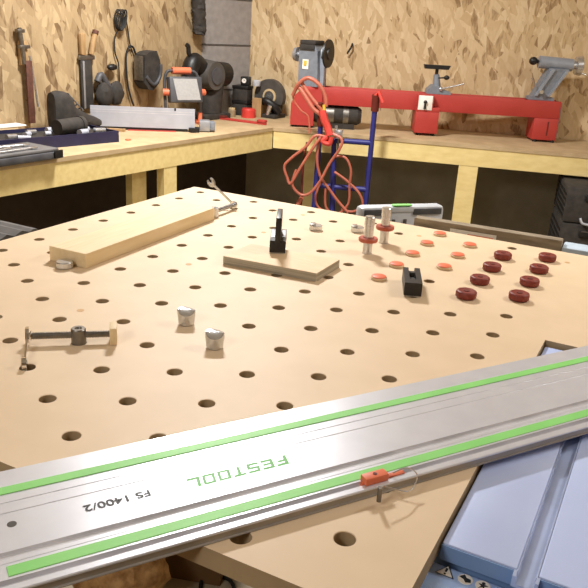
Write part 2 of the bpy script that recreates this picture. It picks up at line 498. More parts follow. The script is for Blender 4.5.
for x, y in ((1.04, -1.0), (1.56, -1.0), (1.04, -0.56), (1.56, -0.56)):
    b = MB(); b.box((x - SX, y - SY, 0.31), (0.04, 0.04, 0.62), bev=0.003); b.build('leg', M['case_dark'], ts)
# warning pictograms lying on the ledge
ZL = 0.8718


def disc_xy(b, cx, cy, r, z0, z1, n=24): b.cyl((cx, cy, z0), (cx, cy, z1), r, n=n)


tri = [(1.0023 - SX + 0.0088 * math.cos(a) * 1.0, -1.0640 - SY + 0.0088 * math.sin(a)) for a in (PI / 2, PI / 2 + 2 * PI / 3, PI / 2 + 4 * PI / 3)]
b = MB(); b.slab(tri, ZL - 0.0004, ZL); pl = b.build('warning_triangle', M['white'], ts, smooth=False)
pl['label'] = 'white triangle pictogram with exclamation mark'
tri2 = [(1.0023 - SX + 0.0112 * math.cos(a), -1.0640 - SY + 0.0112 * math.sin(a)) for a in (PI / 2, PI / 2 + 2 * PI / 3, PI / 2 + 4 * PI / 3)]
b = MB(); b.slab(tri2, ZL - 0.0006, ZL - 0.0003); b.build('triangle_border', M['black_ink'], pl, smooth=False)
b = MB(); b.slab([(1.0014 - SX, -1.0608 - SY), (1.0010 - SX, -1.0585 - SY), (1.0036 - SX, -1.0585 - SY), (1.0032 - SX, -1.0648 - SY + 0.001), (1.0014 - SX, -1.0648 - SY + 0.001)], ZL, ZL + 0.0003)
disc_xy(b, 1.0023 - SX, -1.0665 - SY, 0.0011, ZL, ZL + 0.0003, 12)
b.build('exclamation_mark', M['black_ink'], pl, smooth=False)
for i, cx in enumerate((1.0212, 1.0375)):
    b = MB(); disc_xy(b, cx - SX, -1.0640 - SY, 0.0070, ZL - 0.0006, ZL); r = b.build('round_pictogram', M['white'], ts)
    b = MB()
    if i == 0:
        b.slab([(cx - SX - 0.0062, -1.0640 - SY + 0.0012), (cx - SX - 0.002, -1.0640 - SY + 0.0058), (cx - SX + 0.0005, -1.0640 - SY + 0.0022), (cx - SX + 0.0048, -1.0640 - SY + 0.0016), (cx - SX + 0.0055, -1.0640 - SY - 0.0022), (cx - SX + 0.001, -1.0640 - SY - 0.0042), (cx - SX - 0.0015, -1.0640 - SY - 0.0008)], ZL, ZL + 0.0003)
    else:
        b.ball((cx - SX, -1.0640 - SY + 0.0035, ZL), 0.0018, (1, 1, 0.15))
        b.slab([(cx - SX - 0.0045, -1.064 - SY + 0.0016), (cx - SX + 0.0045, -1.064 - SY + 0.0016), (cx - SX + 0.0012, -1.064 - SY - 0.001), (cx - SX + 0.0035, -1.064 - SY - 0.0052), (cx - SX, -1.064 - SY - 0.002), (cx - SX - 0.0035, -1.064 - SY - 0.0052), (cx - SX - 0.0012, -1.064 - SY - 0.001)], ZL, ZL + 0.0003)
    b.build('pictogram_mark', M['black_ink'], r, smooth=False)

# ------------------------------------------------------------------ the long guide rail
RA = Vector((0.6687, -1.0758, 0.9003)); rd = math.radians(55.941)
gr = thing('guide_rail', 'long silver aluminium guide rail with two green strips lying across table and saw', 'guide rail', RA, rd)
# local x along the rail (+x away to the right), local y = -n (n grows towards the viewer)
prof = [(0, 0), (0, 0.0085), (0.002, 0.0105), (0.0555, 0.0105), (0.0558, 0.0100), (0.0566, 0.0100), (0.0569, 0.0105), (0.0715, 0.0105), (0.0718, 0.0100),
        (0.0728, 0.0100), (0.0731, 0.0105), (0.1265, 0.0105), (0.1275, 0.0078), (0.1345, 0.0078), (0.1360, 0.0105), (0.1410, 0.0105), (0.1412, 0.0102),
        (0.1420, 0.0102), (0.1422, 0.0105), (0.1615, 0.0108), (0.1622, 0.0065), (0.1682, 0.0065), (0.1686, 0.0108), (0.1752, 0.0108),
        (0.1762, 0.0100), (0.1762, 0.0086), (0.1745, 0.0080), (0.1745, 0.0016), (0.1762, 0.0010), (0.1762, 0.0), (0.150, 0.0), (0.150, 0.0014), (0.02, 0.0014), (0.02, 0.0)]
dark_seg = {11: 1, 12: 1, 13: 1, 19: 1, 20: 1, 21: 1, 25: 2, 26: 2, 27: 2, 28: 2}  # groove and near-side faces take darker colours as painted shade
X0, X1 = -0.186, 1.214
b = MB()
n = len(prof)
vs = [(X0, -p, h) for p, h in prof] + [(X1, -p, h) for p, h in prof]
b._add(vs, [tuple(range(n)), tuple(range(2 * n - 1, n - 1, -1))] + [(i, i + n, (i + 1) % n + n, (i + 1) % n) for i in range(n)])
b.b.faces.ensure_lookup_table()
for i, k in dark_seg.items(): b.b.faces[2 + i].material_index = k
b.build('extrusion', [M['alu'], M['groove'], M['rail_side_shade']], gr, smooth=False)
for (na, nb, xa) in ((0.0308, 0.0428, X0 + 0.002), (0.1458, 0.1586, -0.170)):
    b = MB(); b.lo_hi((xa, -nb, 0.0106), (X1 - 0.012, -na, 0.0114), bev=0.0003); g = b.build('glide_strip', M['green'], gr, smooth=False); g['label'] = 'green glide strip'
b = MB(); b.cyl((-0.157, -0.0904, 0.0104), (-0.157, -0.0904, 0.0108), 0.0042, n=24); b.build('rivet_hole', M['guard_grey'], gr)
ZI = 0.0107
LT = {'F': [(0, 0, .28, 1), (.28, .76, 1, 1), (.28, .40, .82, .62)],
      'E': [(0, 0, .28, 1), (.28, .77, 1, 1), (.28, .39, .9, .61), (.28, 0, 1, .23)],
      'S': [(0, .77, 1, 1), (0, .61, .26, .77), (0, .39, 1, .61), (.74, .23, 1, .39), (0, 0, 1, .23)],
      'T': [(0, .77, 1, 1), (.36, 0, .64, .77)],
      'O': [(0, 0, .26, 1), (.74, 0, 1, 1), (.26, .78, .74, 1), (.26, 0, .74, .22)],
      'L': [(0, 0, .28, 1), (.28, 0, 1, .23)]}
wd = 0.1145 / 7
b = MB()
for i, ch in enumerate('FESTOOL'):
    for (xa, ya, xb, yb) in LT[ch]:
        # the lettering reads from the far side of the rail: x runs towards -x, up runs towards the viewer
        f = lambda u, v: (0.1205 - (i + u * 0.84) * wd - v * 0.0035, -(0.0875 + v * 0.0165))
        q = [f(xa, ya), f(xb, ya), f(xb, yb), f(xa, yb)]
        b.slab(q, ZI - 0.0003, ZI)
t = b.build('printed_word', M['green_ink'], gr, smooth=False); t['label'] = 'green printed lettering'


def text_mesh(name, txt, size, m, parent, loc, rz, shear=0.0, sx=1.0, bold=0.0):
    cu = bpy.data.curves.new(name, 'FONT'); cu.body = txt; cu.size = size; cu.shear = shear; cu.extrude = 0.0001; cu.offset = bold
    to = bpy.data.objects.new(name, cu); C.objects.link(to)
    dg = bpy.context.evaluated_depsgraph_get(); dg.update()
    me = bpy.data.meshes.new_from_object(to.evaluated_get(dg)); bpy.data.objects.remove(to)
    for v in me.vertices: v.co.x *= sx
    me.materials.clear(); me.materials.append(m)
    o = bpy.data.objects.new(name, me); C.objects.link(o); o.parent = parent; o.location = loc; o.rotation_euler[2] = rz
    return o


t = text_mesh('printed_number', 'FS 1400/2', 0.0135, M['black_ink'], gr, (-0.0300, -0.0900, ZI + 0.0002), PI, sx=1.20, bold=0.0002)
t['label'] = 'black printed type number'

# orange safety clip in the rail slot
oc = thing('rail_clip', 'small orange clip with a dangling wire and pin on the near rail slot', 'clip', RA + Vector((0, 0, 0.0)), rd)
b = MB(); b.box((0.182, -0.1664, 0.0150), (0.028, 0.0115, 0.0082), bev=0.0012); b.box((0.182, -0.1654, 0.0082), (0.029, 0.0055, 0.0066)); b.build('clip_body', M['orange'], oc)
b = MB(); b.cyl((0.182, -0.1664, 0.0190), (0.182, -0.1664, 0.0196), 0.0022, n=16); b.build('screw', M['red_dark'], oc)
b = MB(); b.box((0.207, -0.1654, 0.0112), (0.024, 0.006, 0.002), bev=0.0004); b.build('tongue', M['orange'], oc)
b = MB(); b.tube([(0.204, -0.167, 0.0145), (0.218, -0.172, 0.020), (0.224, -0.182, 0.016), (0.212, -0.192, 0.010), (0.200, -0.196, 0.012), (0.188, -0.193, 0.016), (0.177, -0.189, 0.020)], 0.0007, n=6); b.build('wire', M['steel'], oc)
b = MB(); b.cyl((0.172, -0.190, 0.0205), (0.172, -0.190, 0.0045), 0.0024, n=16); b.build('pin', M['steel_dark'], oc)

# ------------------------------------------------------------------ things on the drilled table
ZT0 = 0.9


def hole(u, v): return Vector((v * 2 * HX, -u * HY, ZT0))


# clamped pine board
pb = MB(); pb.lo_hi((-0.043, -0.2225, 0.0002), (0.043, 0.2225, 0.028), bev=0.0008)
tag(pb.build('pine_board', M['pine'], loc=(0.1505, -0.4390, ZT0), rz=0.031, smooth=False), 'long pale pine board lying between low dog and screw clamp', 'board')
# low round dog at its near end
o = MB(); o.lathe([(0.0096, -0.02), (0.0096, 0.0004), (0.0135, 0.0006), (0.0155, 0.0025), (0.0155, 0.011), (0.014, 0.0128), (0.0, 0.0128)])
tag(o.build('bench_dog', M['steel'], loc=hole(7, 1) + Vector((-0.012 + 0.012, -0.0065, 0))), 'low round silver dog against the near end of the pine board', 'bench dog')

# plywood offcut
po = thing('plywood_offcut', 'rectangular plywood offcut lying flat on the drilled table under a black fence block', 'plywood', (0.4778, -0.4205, ZT0), 0.0)
pp = [(-0.0938, -0.0647), (0.0977, -0.0490), (0.0972, 0.0545), (-0.0938, 0.0385)]
b = MB(); b.slab(pp, 0.0160, 0.0166); b.build('face_veneer', M['birch'], po, smooth=False)
b = MB(); b.slab(pp, 0.0002, 0.0160); b.build('core', M['ply_edge'], po, smooth=False)


def fence_block(label, loc, rz, plate):
    t = thing('fence_block', label, 'fence block', loc, rz)
    hx, hy, ht_ = 0.0155, 0.0445, 0.0265
    b = MB()
    g = 0.0056
    b.prism([(-hx, 0.0025), (hx, 0.0025), (hx, ht_), (g, ht_), (g, 0.020), (-g, 0.020), (-g, ht_), (-hx, ht_)], -hy + (0 if plate else 0.022), hy)
    if not plate: b.lo_hi((-hx, -hy, 0.0025), (hx, -hy + 0.022, ht_))
    b.build('body', M['black'], t, smooth=False)
    b = MB(); b.lo_hi((-0.0145, -hy + 0.001, 0.0002), (0.0145, hy - 0.001, 0.0025)); b.build('base_plate', M['steel'], t, smooth=False)
    if plate:
        b = MB(); b.lo_hi((-0.0053, -hy - 0.0015, 0.0202), (0.0053, hy - 0.012, 0.0725), bev=0.001); b.build('upright_plate', M['black'], t)
        for s in (-1, 1):
            b = MB(); b.lo_hi((s * 0.0105 - 0.004, -0.020, ht_), (s * 0.0105 + 0.004, 0.036, ht_ + 0.0008), bev=0.0003); b.build('top_sheen', M['alu_dull'], t)  # grey strips laid on as the painted highlight of the black top
    else:
        b = MB(); b.cyl((0, 0.012, 0.0202), (0, 0.012, 0.0285), 0.005, n=18); b.build('clamp_screw', M['black_matte'], t)
        b = MB(); b.cyl((0, -0.014, 0.0202), (0, -0.014, 0.0250), 0.0048, n=18); b.build('clamp_screw', M['black_matte'], t)
    return t


fence_block('black fence block with an upright black plate, standing on the back of the plywood offcut', (0.4410, -0.3710, ZT0 + 0.0167), math.radians(26.5), True)
fence_block('black slotted fence block beside the orange caps, without an upright plate', (0.7340, -0.3990, ZT0), math.radians(21.8), False)


def tall_dog(label, loc, zr):
    t = thing('bench_dog', label, 'bench dog', loc, 0, 'tall bench dogs')
    b = MB(); b.lathe([(0.0098, -0.02), (0.0098, 0.060), (0.0108, 0.061), (0.0108, 0.0775), (0.0095, 0.079), (0.0, 0.079)]); b.build('post', M['steel'], t)
    b = MB(); b.lathe([(0.0112, zr - 0.004), (0.0185, zr - 0.004), (0.0200, zr - 0.002), (0.0200, zr + 0.003), (0.0185, zr + 0.0045), (0.0112, zr + 0.0045), (0.0112, zr - 0.004)], n=32)
    b.build('collar', M['redbrown'], t)
    return t


tall_dog('tall silver bench dog with red collar, the nearer of the pair', hole(2.5, 3.5), 0.0295)
tall_dog('tall silver bench dog with red collar, the farther of the pair', hole(1.5, 3.5), 0.0345)

for lab, p in (('low silver dog with notched top, left of the tall dogs', hole(1.5, 2.5)), ('low pale silver dog just left of the nearer tall dog', hole(1, 3))):
    t = thing('bench_dog', lab, 'bench dog', p, 0.4, 'low notched dogs')
    b = MB(); b.lathe([(0.0096, -0.02), (0.0096, 0.0005), (0.0145, 0.0008), (0.0150, 0.0025), (0.0150, 0.011), (0.0138, 0.012), (0.0, 0.012)]); b.build('head', M['steel'], t)
    b = MB(); b.box((-0.0065, 0, 0.0135), (0.012, 0.020, 0.003), bev=0.0006); b.build('flat', M['steel'], t)

for lab, p in (('shiny slant-topped silver dog farther back on the open table', hole(8, 3)), ('shiny slant-topped silver dog, nearer one on the open table', hole(8.5, 3.5))):
    t = thing('bench_dog', lab, 'bench dog', p + Vector((0.0003, -0.0003, 0)), math.radians(20), 'slant-topped dogs')
    b = MB()
    pr = [(0.0096, -0.02), (0.0096, 0.0008), (0.0118, 0.001), (0.0122, 0.003), (0.0128, 0.010), (0.0137, 0.016), (0.0139, 0.024), (0.0133, 0.025), (0, 0.025)]
    b.lathe(pr, n=36)
    # planes cut the head: a slanting flat facing the viewer
    for co, no in (((0, -0.004, 0.0235), Vector((0.10, -0.50, 0.86))), ((0, 0.006, 0.0242), Vector((0.15, 0.25, 0.95)))):
        bmesh.ops.bisect_plane(b.b, geom=b.b.verts[:] + b.b.edges[:] + b.b.faces[:], plane_co=co, plane_no=no.normalized(), clear_outer=True)
        ed = [e for e in b.b.edges if e.is_boundary]
        bmesh.ops.holes_fill(b.b, edges=ed, sides=0)
    b.build('head', M['steel'], t)


# orange-topped caps, five in one row and three in the next
def cap_proto():
    t = thing('dog_hole_cap', '', 'cap', (0, 0, 0), 0, 'orange caps over the dog holes')
    b = MB(); b.lathe([(0.0145, 0.0002), (0.0152, 0.001), (0.0152, 0.0042), (0.0140, 0.0052), (0, 0.0052)], n=28); b.build('rim', M['cap_rim'], t)
    b = MB(); b.lathe([(0.0138, 0.0052), (0.0138, 0.0066), (0.0128, 0.0072), (0, 0.0072)], n=28); b.build('pad', M['orange'], t)
    return t


cp = cap_proto()
ORD5 = ['nearest', 'second nearest', 'middle', 'second farthest', 'farthest']
first = True
for i, u in enumerate((4, 3, 2, 1, 0)):
    lab = 'flat orange-topped cap, %s in the row of five' % ORD5[i]
    if first: cp.location = hole(u, 4); cp['label'] = lab; first = False
    else: dup(cp, hole(u, 4), random.uniform(0, 3), lab)
for i, u in enumerate((2.5, 1.5, 0.5)):
    dup(cp, hole(u, 4.5), random.uniform(0, 3), 'flat orange-topped cap, %s in the row of three' % ['nearest', 'middle', 'farthest'][i])


def red_proto():
    t = thing('knob', '', 'knob', (0, 0, 0), 0, 'dark red knobs in two rows')
    b = MB()
    n = 40
    def rr(r): return r
    b.lathe([(0.0096, -0.012), (0.0096, 0.0004), (0.0160, 0.0006), (0.0185, 0.003), (0.0188, 0.0105), (0.0178, 0.0128), (0.0162, 0.0140), (0.0135, 0.0142), (0.012, 0.0137), (0.006, 0.0134), (0, 0.0134)], n=n)
    # shallow scallops round the grip
    for v in b.b.verts:
        r = math.hypot(v.co.x, v.co.y)
        if r > 0.0145 and v.co.z > 0.001:
            k = 1 - 0.035 * (0.5 + 0.5 * math.cos(8 * math.atan2(v.co.y, v.co.x)))
            v.co.x *= k; v.co.y *= k
    b.build('grip', M['maroon'], t)
    b = MB(); b.lathe([(0.0052, 0.0134), (0.0052, 0.0142), (0.0, 0.0142)], n=18); b.build('centre_boss', M['red_dark'], t)
    return t


rp = red_proto(); first = True
ORD4 = ['nearest', 'second nearest', 'second farthest', 'farthest']
for row, v, us in (('left', 5, (4, 3, 2, 1)), ('right', 5.5, (3.5, 2.5, 1.5, 0.5))):
    for i, u in enumerate(us):
        lab = 'dark red round knob, %s in the %s row of four' % (ORD4[i], row)
        p = hole(u, v)
        if first: rp.location = p; rp['label'] = lab; first = False
        else: dup(rp, p, random.uniform(0, 3), lab)


# screw clamps: barrel in a hole, threaded rod, wooden pad, hex head
def screw_clamp(label, loc, rz, x_head, x_pad, m_rod, pad, zr=0.0125, peg=True):
    t = thing('screw_clamp', label, 'clamp', loc, rz, 'screw clamps')
    b = MB(); b.lathe(([(0.0097, -0.02)] if peg else []) + [(0.0097, 0.0004), (0.0104, 0.0008), (0.0104, 0.021), (0.0092, 0.0225), (0.005, 0.0225), (0.004, 0.0205), (0, 0.0205)]); b.build('barrel', M['steel_dark'] if pad > 0.02 else M['steel'], t)
    b = MB(); prof = []
    L = x_pad - x_head; nn = int(abs(L) / 0.0009)
    b.cyl((x_head, 0, zr), (x_pad, 0, zr), 0.0044, n=14)
    x = x_head
    sgn = 1 if L > 0 else -1
    for i in range(int(abs(L) / 0.0022)):
        xx = x_head + sgn * (i + 0.5) * 0.0022
        b.cyl((xx - 0.0005, 0, zr), (xx + 0.0005, 0, zr), 0.0051, n=12)
    b.build('threaded_rod', m_rod, t)
    b = MB(); b.cyl((x_head - sgn * 0.005, 0, zr), (x_head + sgn * 0.0012, 0, zr), 0.0055, n=6); b.cyl((x_head + sgn * 0.0012, 0, zr), (x_head + sgn * 0.003, 0, zr), 0.0075, n=20); b.build('hex_head', M['chrome'], t)
    b = MB(); b.lo_hi((x_pad, -pad / 2, 0.0005), (x_pad + sgn * 0.010, pad / 2, max(0.022, pad * 0.92)), bev=0.0008); p = b.build('pad', M['pine'], t); p['label'] = 'pale wooden pad'
    return t


def spanner(label, p0, p1, nrm, m):
    """combination spanner from ring end p0 to open jaw p1; nrm = direction its flat faces"""
    p0 = Vector(p0); p1 = Vector(p1); x = (p1 - p0); Ln = x.length; x.normalize(); z = Vector(nrm); z = (z - x * z.dot(x)).normalized(); y = z.cross(x)
    T = Matrix(((x.x, y.x, z.x, 0), (x.y, y.y, z.y, 0), (x.z, y.z, z.z, 0), (0, 0, 0, 1)))
    t = thing('spanner', label, 'spanner', p0)
    b = MB()
    b.slab([(0.006, -0.0026), (Ln - 0.008, -0.0026), (Ln - 0.008, 0.0026), (0.006, 0.0026)], -0.0014, 0.0014, T)
    b.build('shank', m, t, smooth=False)
    b = MB(); n = 24
    vs, fs = [], []
    for zz in (-0.003, 0.003):
        for r in (0.0058, 0.0092):
            for i in range(n): vs.append((r * math.cos(2 * PI * i / n), r * math.sin(2 * PI * i / n), zz))
    for i in range(n):
        j = (i + 1) % n
        fs += [(i, j, n + j, n + i), (2 * n + i, 3 * n + i, 3 * n + j, 2 * n + j), (n + i, n + j, 3 * n + j, 3 * n + i), (i, 2 * n + i, 2 * n + j, j)]
    b._add(vs, fs, T); b.build('ring_end', m, t)
    b = MB()
    jaw = [(-0.010, -0.004), (-0.004, -0.0085), (0.004, -0.0100), (0.011, -0.0075), (0.0125, -0.0048), (0.004, -0.0048), (0.0005, -0.002), (0.0005, 0.002), (0.004, 0.0048), (0.0125, 0.0048), (0.011, 0.0075), (0.004, 0.0100), (-0.004, 0.0085), (-0.010, 0.004)]
    ca, sa = math.cos(0.26), math.sin(0.26)
    b.slab([(Ln + a * ca - c * sa, a * sa + c * ca) for a, c in jaw], -0.0026, 0.0026, T); b.build('open_jaw', m, t, smooth=False)
    return t


# right clamp: pushes along -y against the far end of the pine board
screw_clamp('screw clamp pressing on the far end of the pine board', hole(2, 1) + Vector((0.0055, -0.001, 0)), PI / 2, 0.086, -0.0125, M['steel'], 0.018, peg=False)
spanner('silver spanner tilted up in the air on the far clamp bolt', (0.1718, -0.1065, 0.9125), (0.106, -0.1065, 0.957), (0, 1, 0), M['steel'])
# left clamp: lies in the open, spanner hanging to the next hole
angc = math.atan2(-0.8798 + 0.957, 0.4559 - 0.3611)
screw_clamp('screw clamp with dark threaded rod lying at the left of the open table', hole(9.5, 2.5), angc, -0.066, 0.043, M['steel_dark'], 0.028)
spanner('small chrome spanner leaning from the left clamp bolt to a table hole', (0.4125, -1.0095, 0.9045), (0.3625, -0.9555, 0.9125), (0.777, 0.63, 0), M['chrome'])

# ------------------------------------------------------------------ wood lathe on the right bench
L0 = Vector((-0.7901, 2.0449, 0.8))
lt = thing('wood_lathe', 'long red and grey wood lathe standing on the right bench', 'lathe', L0, aT)
DB = 0.13


def LB(name, m, lo, hi, bev=0.002, par=None):
    b = MB(); b.lo_hi(lo, hi, bev=bev); return b.build(name, m, par or lt)


LB('bed', M['red'], (0.045, 0.0, 0.127), (1.435, 0.028, 0.217))
LB('bed', M['red'], (0.045, DB - 0.028, 0.127), (1.435, DB, 0.217))
LB('bed_plate', M['red'], (0.05, 0.0285, 0.135), (1.43, DB - 0.0285, 0.205))
b = MB(); b.prism([(-0.012, 0.012), (0.115, 0.012), (0.115, 0.1265), (0.155, 0.1265), (0.155, 0.205), (0.044, 0.205), (0.005, 0.168)], -0.012, -0.0005); b.lo_hi((-0.012, 0.0, 0.012), (0.115, DB, 0.1265)); b.build('foot', M['red'], lt, smooth=False)
b = MB(); b.lo_hi((0.662, -0.045, 0.014), (0.785, DB, 0.1265), bev=0.002); b.lo_hi((0.662, -0.045, 0.1265), (0.785, -0.0005, 0.150), bev=0.002); mf = b.build('foot', M['red'], lt)
b = MB(); b.lo_hi((1.305, -0.004, 0.012), (1.435, DB, 0.1265), bev=0.002); rf = b.build('foot', M['red'], lt)
LB('slot', M['red_dark'], (1.378, -0.0046, 0.035), (1.386, -0.0036, 0.11), 0.0, rf)
LB('end_plate', M['cast_grey'], (1.4355, 0.02, 0.03), (1.445, DB - 0.005, 0.212), 0.001)
for s in (0.012, 0.105, 0.69, 0.765, 1.325, 1.42):
    b = MB(); b.cyl((s, 0.006 if s < 0.6 or s > 1 else -0.02, 0), (s, 0.006 if s < 0.6 or s > 1 else -0.02, 0.0145), 0.011, n=14); b.cyl((s, DB - 0.02, 0), (s, DB - 0.02, 0.0145), 0.011, n=14); b.build('rubber_foot', M['rubber'], lt)
sp = LB('switch_plate', M['white'], (0.668, -0.0475, 0.136), (0.742, -0.0455, 0.211), 0.001)
LB('switch_box', M['red'], (0.664, -0.0455, 0.1505), (0.748, -0.0005, 0.214), 0.002)
b = MB(); b.ball((0.704, -0.053, 0.178), 0.010); b.cyl((0.704, -0.049, 0.178), (0.704, -0.053, 0.142), 0.0055, 0.007, n=12); b.build('lever', M['black'], sp)
# headstock
b = MB(); b.prism([(0.036, 0.2175), (0.152, 0.2175), (0.140, 0.40), (0.122, 0.43), (0.040, 0.43), (0.032, 0.40)], 0.005, DB - 0.01)
hs = b.build('headstock', M['cast_grey'], lt, smooth=False)
b = MB(); b.lo_hi((0.036, 0.0, 0.43), (0.128, DB - 0.01, 0.452), bev=0.005); b.lo_hi((0.036, -0.004, 0.404), (0.124, 0.0045, 0.43), bev=0.002); b.build('belt_cover', M['black_matte'], hs)
LB('rating_label', M['white'], (0.058, 0.002, 0.305), (0.092, 0.0046, 0.355), 0.0, hs)
LB('switch_button', M['yellow'], (0.066, -0.001, 0.322), (0.083, 0.0018, 0.348), 0.001, hs)
b = MB(); b.cyl((0.150, 0.055, 0.39), (0.178, 0.055, 0.39), 0.032, 0.026); b.build('spindle_nose', M['cast_light'], hs)
b = MB(); b.prism([(0.135, 0.2175), (0.168, 0.2175), (0.172, 0.38), (0.135, 0.38)], 0.04, 0.07); b.build('bearing_rib', M['cast_light'], hs, smooth=False)
b = MB(); b.cyl((0.178, 0.055, 0.39), (0.186, 0.055, 0.39), 0.074, 0.072, n=40); b.cyl((0.186, 0.055, 0.39), (0.192, 0.055, 0.39), 0.03, 0.028); b.build('faceplate', M['black'], lt)
b = MB(); b.cyl((0.028, 0.055, 0.375), (0.004, 0.055, 0.375), 0.012); b.cyl((0.004, 0.055, 0.375), (-0.016, 0.055, 0.375), 0.038, 0.034, n=28); b.build('handwheel', M['alu_dull'], lt)
PV = Vector((0.09, 0.06, 0)); SW = math.radians(-24)
for o_ in (hs, *[c for c in lt.children if c.name.startswith('faceplate') or c.name.startswith('handwheel')]):
    o_.rotation_euler[2] = SW; o_.location = PV - Matrix.Rotation(SW, 3, 'Z') @ PV
# motor slung under the bed
b = MB(); b.cyl((0.135, 0.05, 0.072), (0.355, 0.05, 0.072), 0.050, n=28); b.cyl((0.10, 0.05, 0.072), (0.135, 0.05, 0.072), 0.036, 0.050); b.cyl((0.355, 0.05, 0.072), (0.375, 0.05, 0.072), 0.050, 0.036); b.lo_hi((0.16, 0.02, 0.0), (0.34, 0.09, 0.03)); mo = b.build('motor', M['black_matte'], lt)
b = MB(); b.cyl((0.165, 0.05, 0.072), (0.225, 0.05, 0.072), 0.0512, n=28); b.cyl((0.275, 0.05, 0.072), (0.305, 0.05, 0.072), 0.0512, n=28); b.build('motor_band', M['steel_dark'], mo)
# tool rest
tr = MB(); tr.prism([(0.712, 0.2178), (0.842, 0.2178), (0.838, 0.232), (0.80, 0.240), (0.772, 0.262), (0.740, 0.262), (0.716, 0.236)], 0.0, 0.10); tr.cyl((0.765, 0.03, 0.25), (0.757, 0.03, 0.318), 0.023, 0.015); tr = tr.build('tool_rest_base', M['cast_grey'], lt)
b = MB(); b.cyl((0.757, 0.03, 0.315), (0.757, 0.03, 0.345), 0.009); b.prism([(0.685, 0.362), (0.690, 0.345), (0.815, 0.345), (0.823, 0.362), (0.823, 0.366), (0.685, 0.366)], 0.005, 0.045); b.build('tool_rest', M['black'], lt, smooth=False)
b = MB(); b.cyl((0.765, 0.02, 0.300), (0.800, 0.0, 0.305), 0.004); b.ball((0.808, -0.002, 0.306), 0.012, (1.3, 1, 1)); b.build('locking_knob', M['black'], tr)
b = MB(); b.cyl((0.79, 0.0, 0.247), (0.895, -0.05, 0.282), 0.0045); b.ball((0.785, 0.0, 0.245), 0.012); b.build('locking_lever', M['steel'], tr)
# tailstock
b = MB()
b.prism([(1.262, 0.2178), (1.400, 0.2178), (1.398, 0.233), (1.370, 0.236), (1.452, 0.385), (1.350, 0.385), (1.282, 0.236), (1.262, 0.233)], 0.025, 0.10)
ta = b.build('tailstock', M['cast_grey'], lt, smooth=False)
b = MB(); b.prism([(1.290, 0.24), (1.306, 0.24), (1.378, 0.38), (1.360, 0.38)], 0.014, 0.026); b.prism([(1.358, 0.24), (1.372, 0.24), (1.452, 0.38), (1.436, 0.38)], 0.014, 0.026); b.build('rib', M['cast_light'], ta, smooth=False)
b = MB(); b.cyl((1.296, 0.06, 0.412), (1.474, 0.06, 0.405), 0.032, n=28); b.build('quill_housing', M['cast_light'], ta)
b = MB(); b.cyl((1.292, 0.06, 0.414), (1.272, 0.06, 0.415), 0.010); b.ball((1.266, 0.06, 0.415), 0.021, (1.1, 1, 1)); b.build('centre', M['black'], lt)
b = MB(); b.cyl((1.474, 0.06, 0.405), (1.492, 0.06, 0.405), 0.020); b.cyl((1.492, 0.06, 0.405), (1.520, 0.06, 0.405), 0.046, 0.052, n=32); b.ball((1.520, 0.06, 0.405), 0.034, (0.5, 1, 1)); hw = b.build('handwheel', M['steel'], lt)
b = MB(); b.cyl((1.498, 0.035, 0.372), (1.545, 0.025, 0.362), 0.005); b.build('handle', M['steel'], hw)
b = MB(); b.cyl((1.318, 0.02, 0.262), (1.318, -0.004, 0.262), 0.012, n=6); b.build('locking_nut', M['steel'], ta)
b = MB(); b.cyl((1.285, 0.012, 0.285), (1.255, -0.005, 0.330), 0.0035); b.build('locking_lever', M['steel'], ta)

# ------------------------------------------------------------------ hand truck in front of the right bench, orange cord on it
ht = thing('hand_truck', 'dark blue tubular hand truck with red grips standing before the right bench', 'hand truck', PR(0.40, -0.10, 0.0), rotR)
HX0 = 0.40


def HT(pts, r, name, m, par=None, sub=1, n=10):
    b = MB(); b.tube([(s - HX0, y, z) for s, y, z in pts], r, n=n, sub=sub); return b.build(name, m, par or ht)


HT([(0.262, 0, 0.05), (0.274, 0.0, 0.86)], 0.014, 'side_tube', M['navy'])
HT([(0.540, 0, 0.05), (0.545, 0, 0.94)], 0.014, 'side_tube', M['navy'])
HT([(0.385, -0.002, 0.06), (0.350, -0.002, 0.775)], 0.014, 'middle_tube', M['navy'])
for z, s0 in ((0.775, 0.305), (0.532, 0.275), (0.25, 0.268), (0.08, 0.262)):
    HT([(s0, 0, z), (0.542, 0, z + 0.004)], 0.014, 'cross_tube', M['navy'])
b = MB(); b.lo_hi((0.24 - HX0, -0.20, 0.0), (0.56 - HX0, 0.01, 0.008)); b.build('toe_plate', M['navy'], ht)
for s in (0.225, 0.575):
    b = MB(); b.cyl((s - HX0 - 0.02, 0.0, 0.10), (s - HX0 + 0.02, 0.0, 0.10), 0.10, n=28); b.build('wheel', M['rubber'], ht)
HT([(0.545, 0, 0.94), (0.546, -0.005, 0.985), (0.546, -0.012, 1.02)], 0.020, 'grip', M['red_dark'])
HT([(0.540, -0.012, 1.01), (0.560, -0.02, 1.035), (0.585, -0.03, 0.985)], 0.010, 'grip_cap', M['red_grip'])
HT([(0.274, 0, 0.845), (0.270, -0.008, 0.90), (0.262, -0.02, 0.96)], 0.019, 'grip', M['red_dark'])

# the orange extension cord: loops hanging over the truck
oc2 = thing('extension_cord', 'orange extension cord looped and hanging over the blue hand truck', 'cord', PR(0.30, -0.13, 0.0), rotR)


def CR(pts, name='loop', r=0.0075, m=None, sub=7):
    b = MB(); b.tube([(s - 0.30, w + 0.13, z) for s, w, z in pts], r, n=8, sub=sub); return b.build(name, m or M['orange_cord'], oc2)


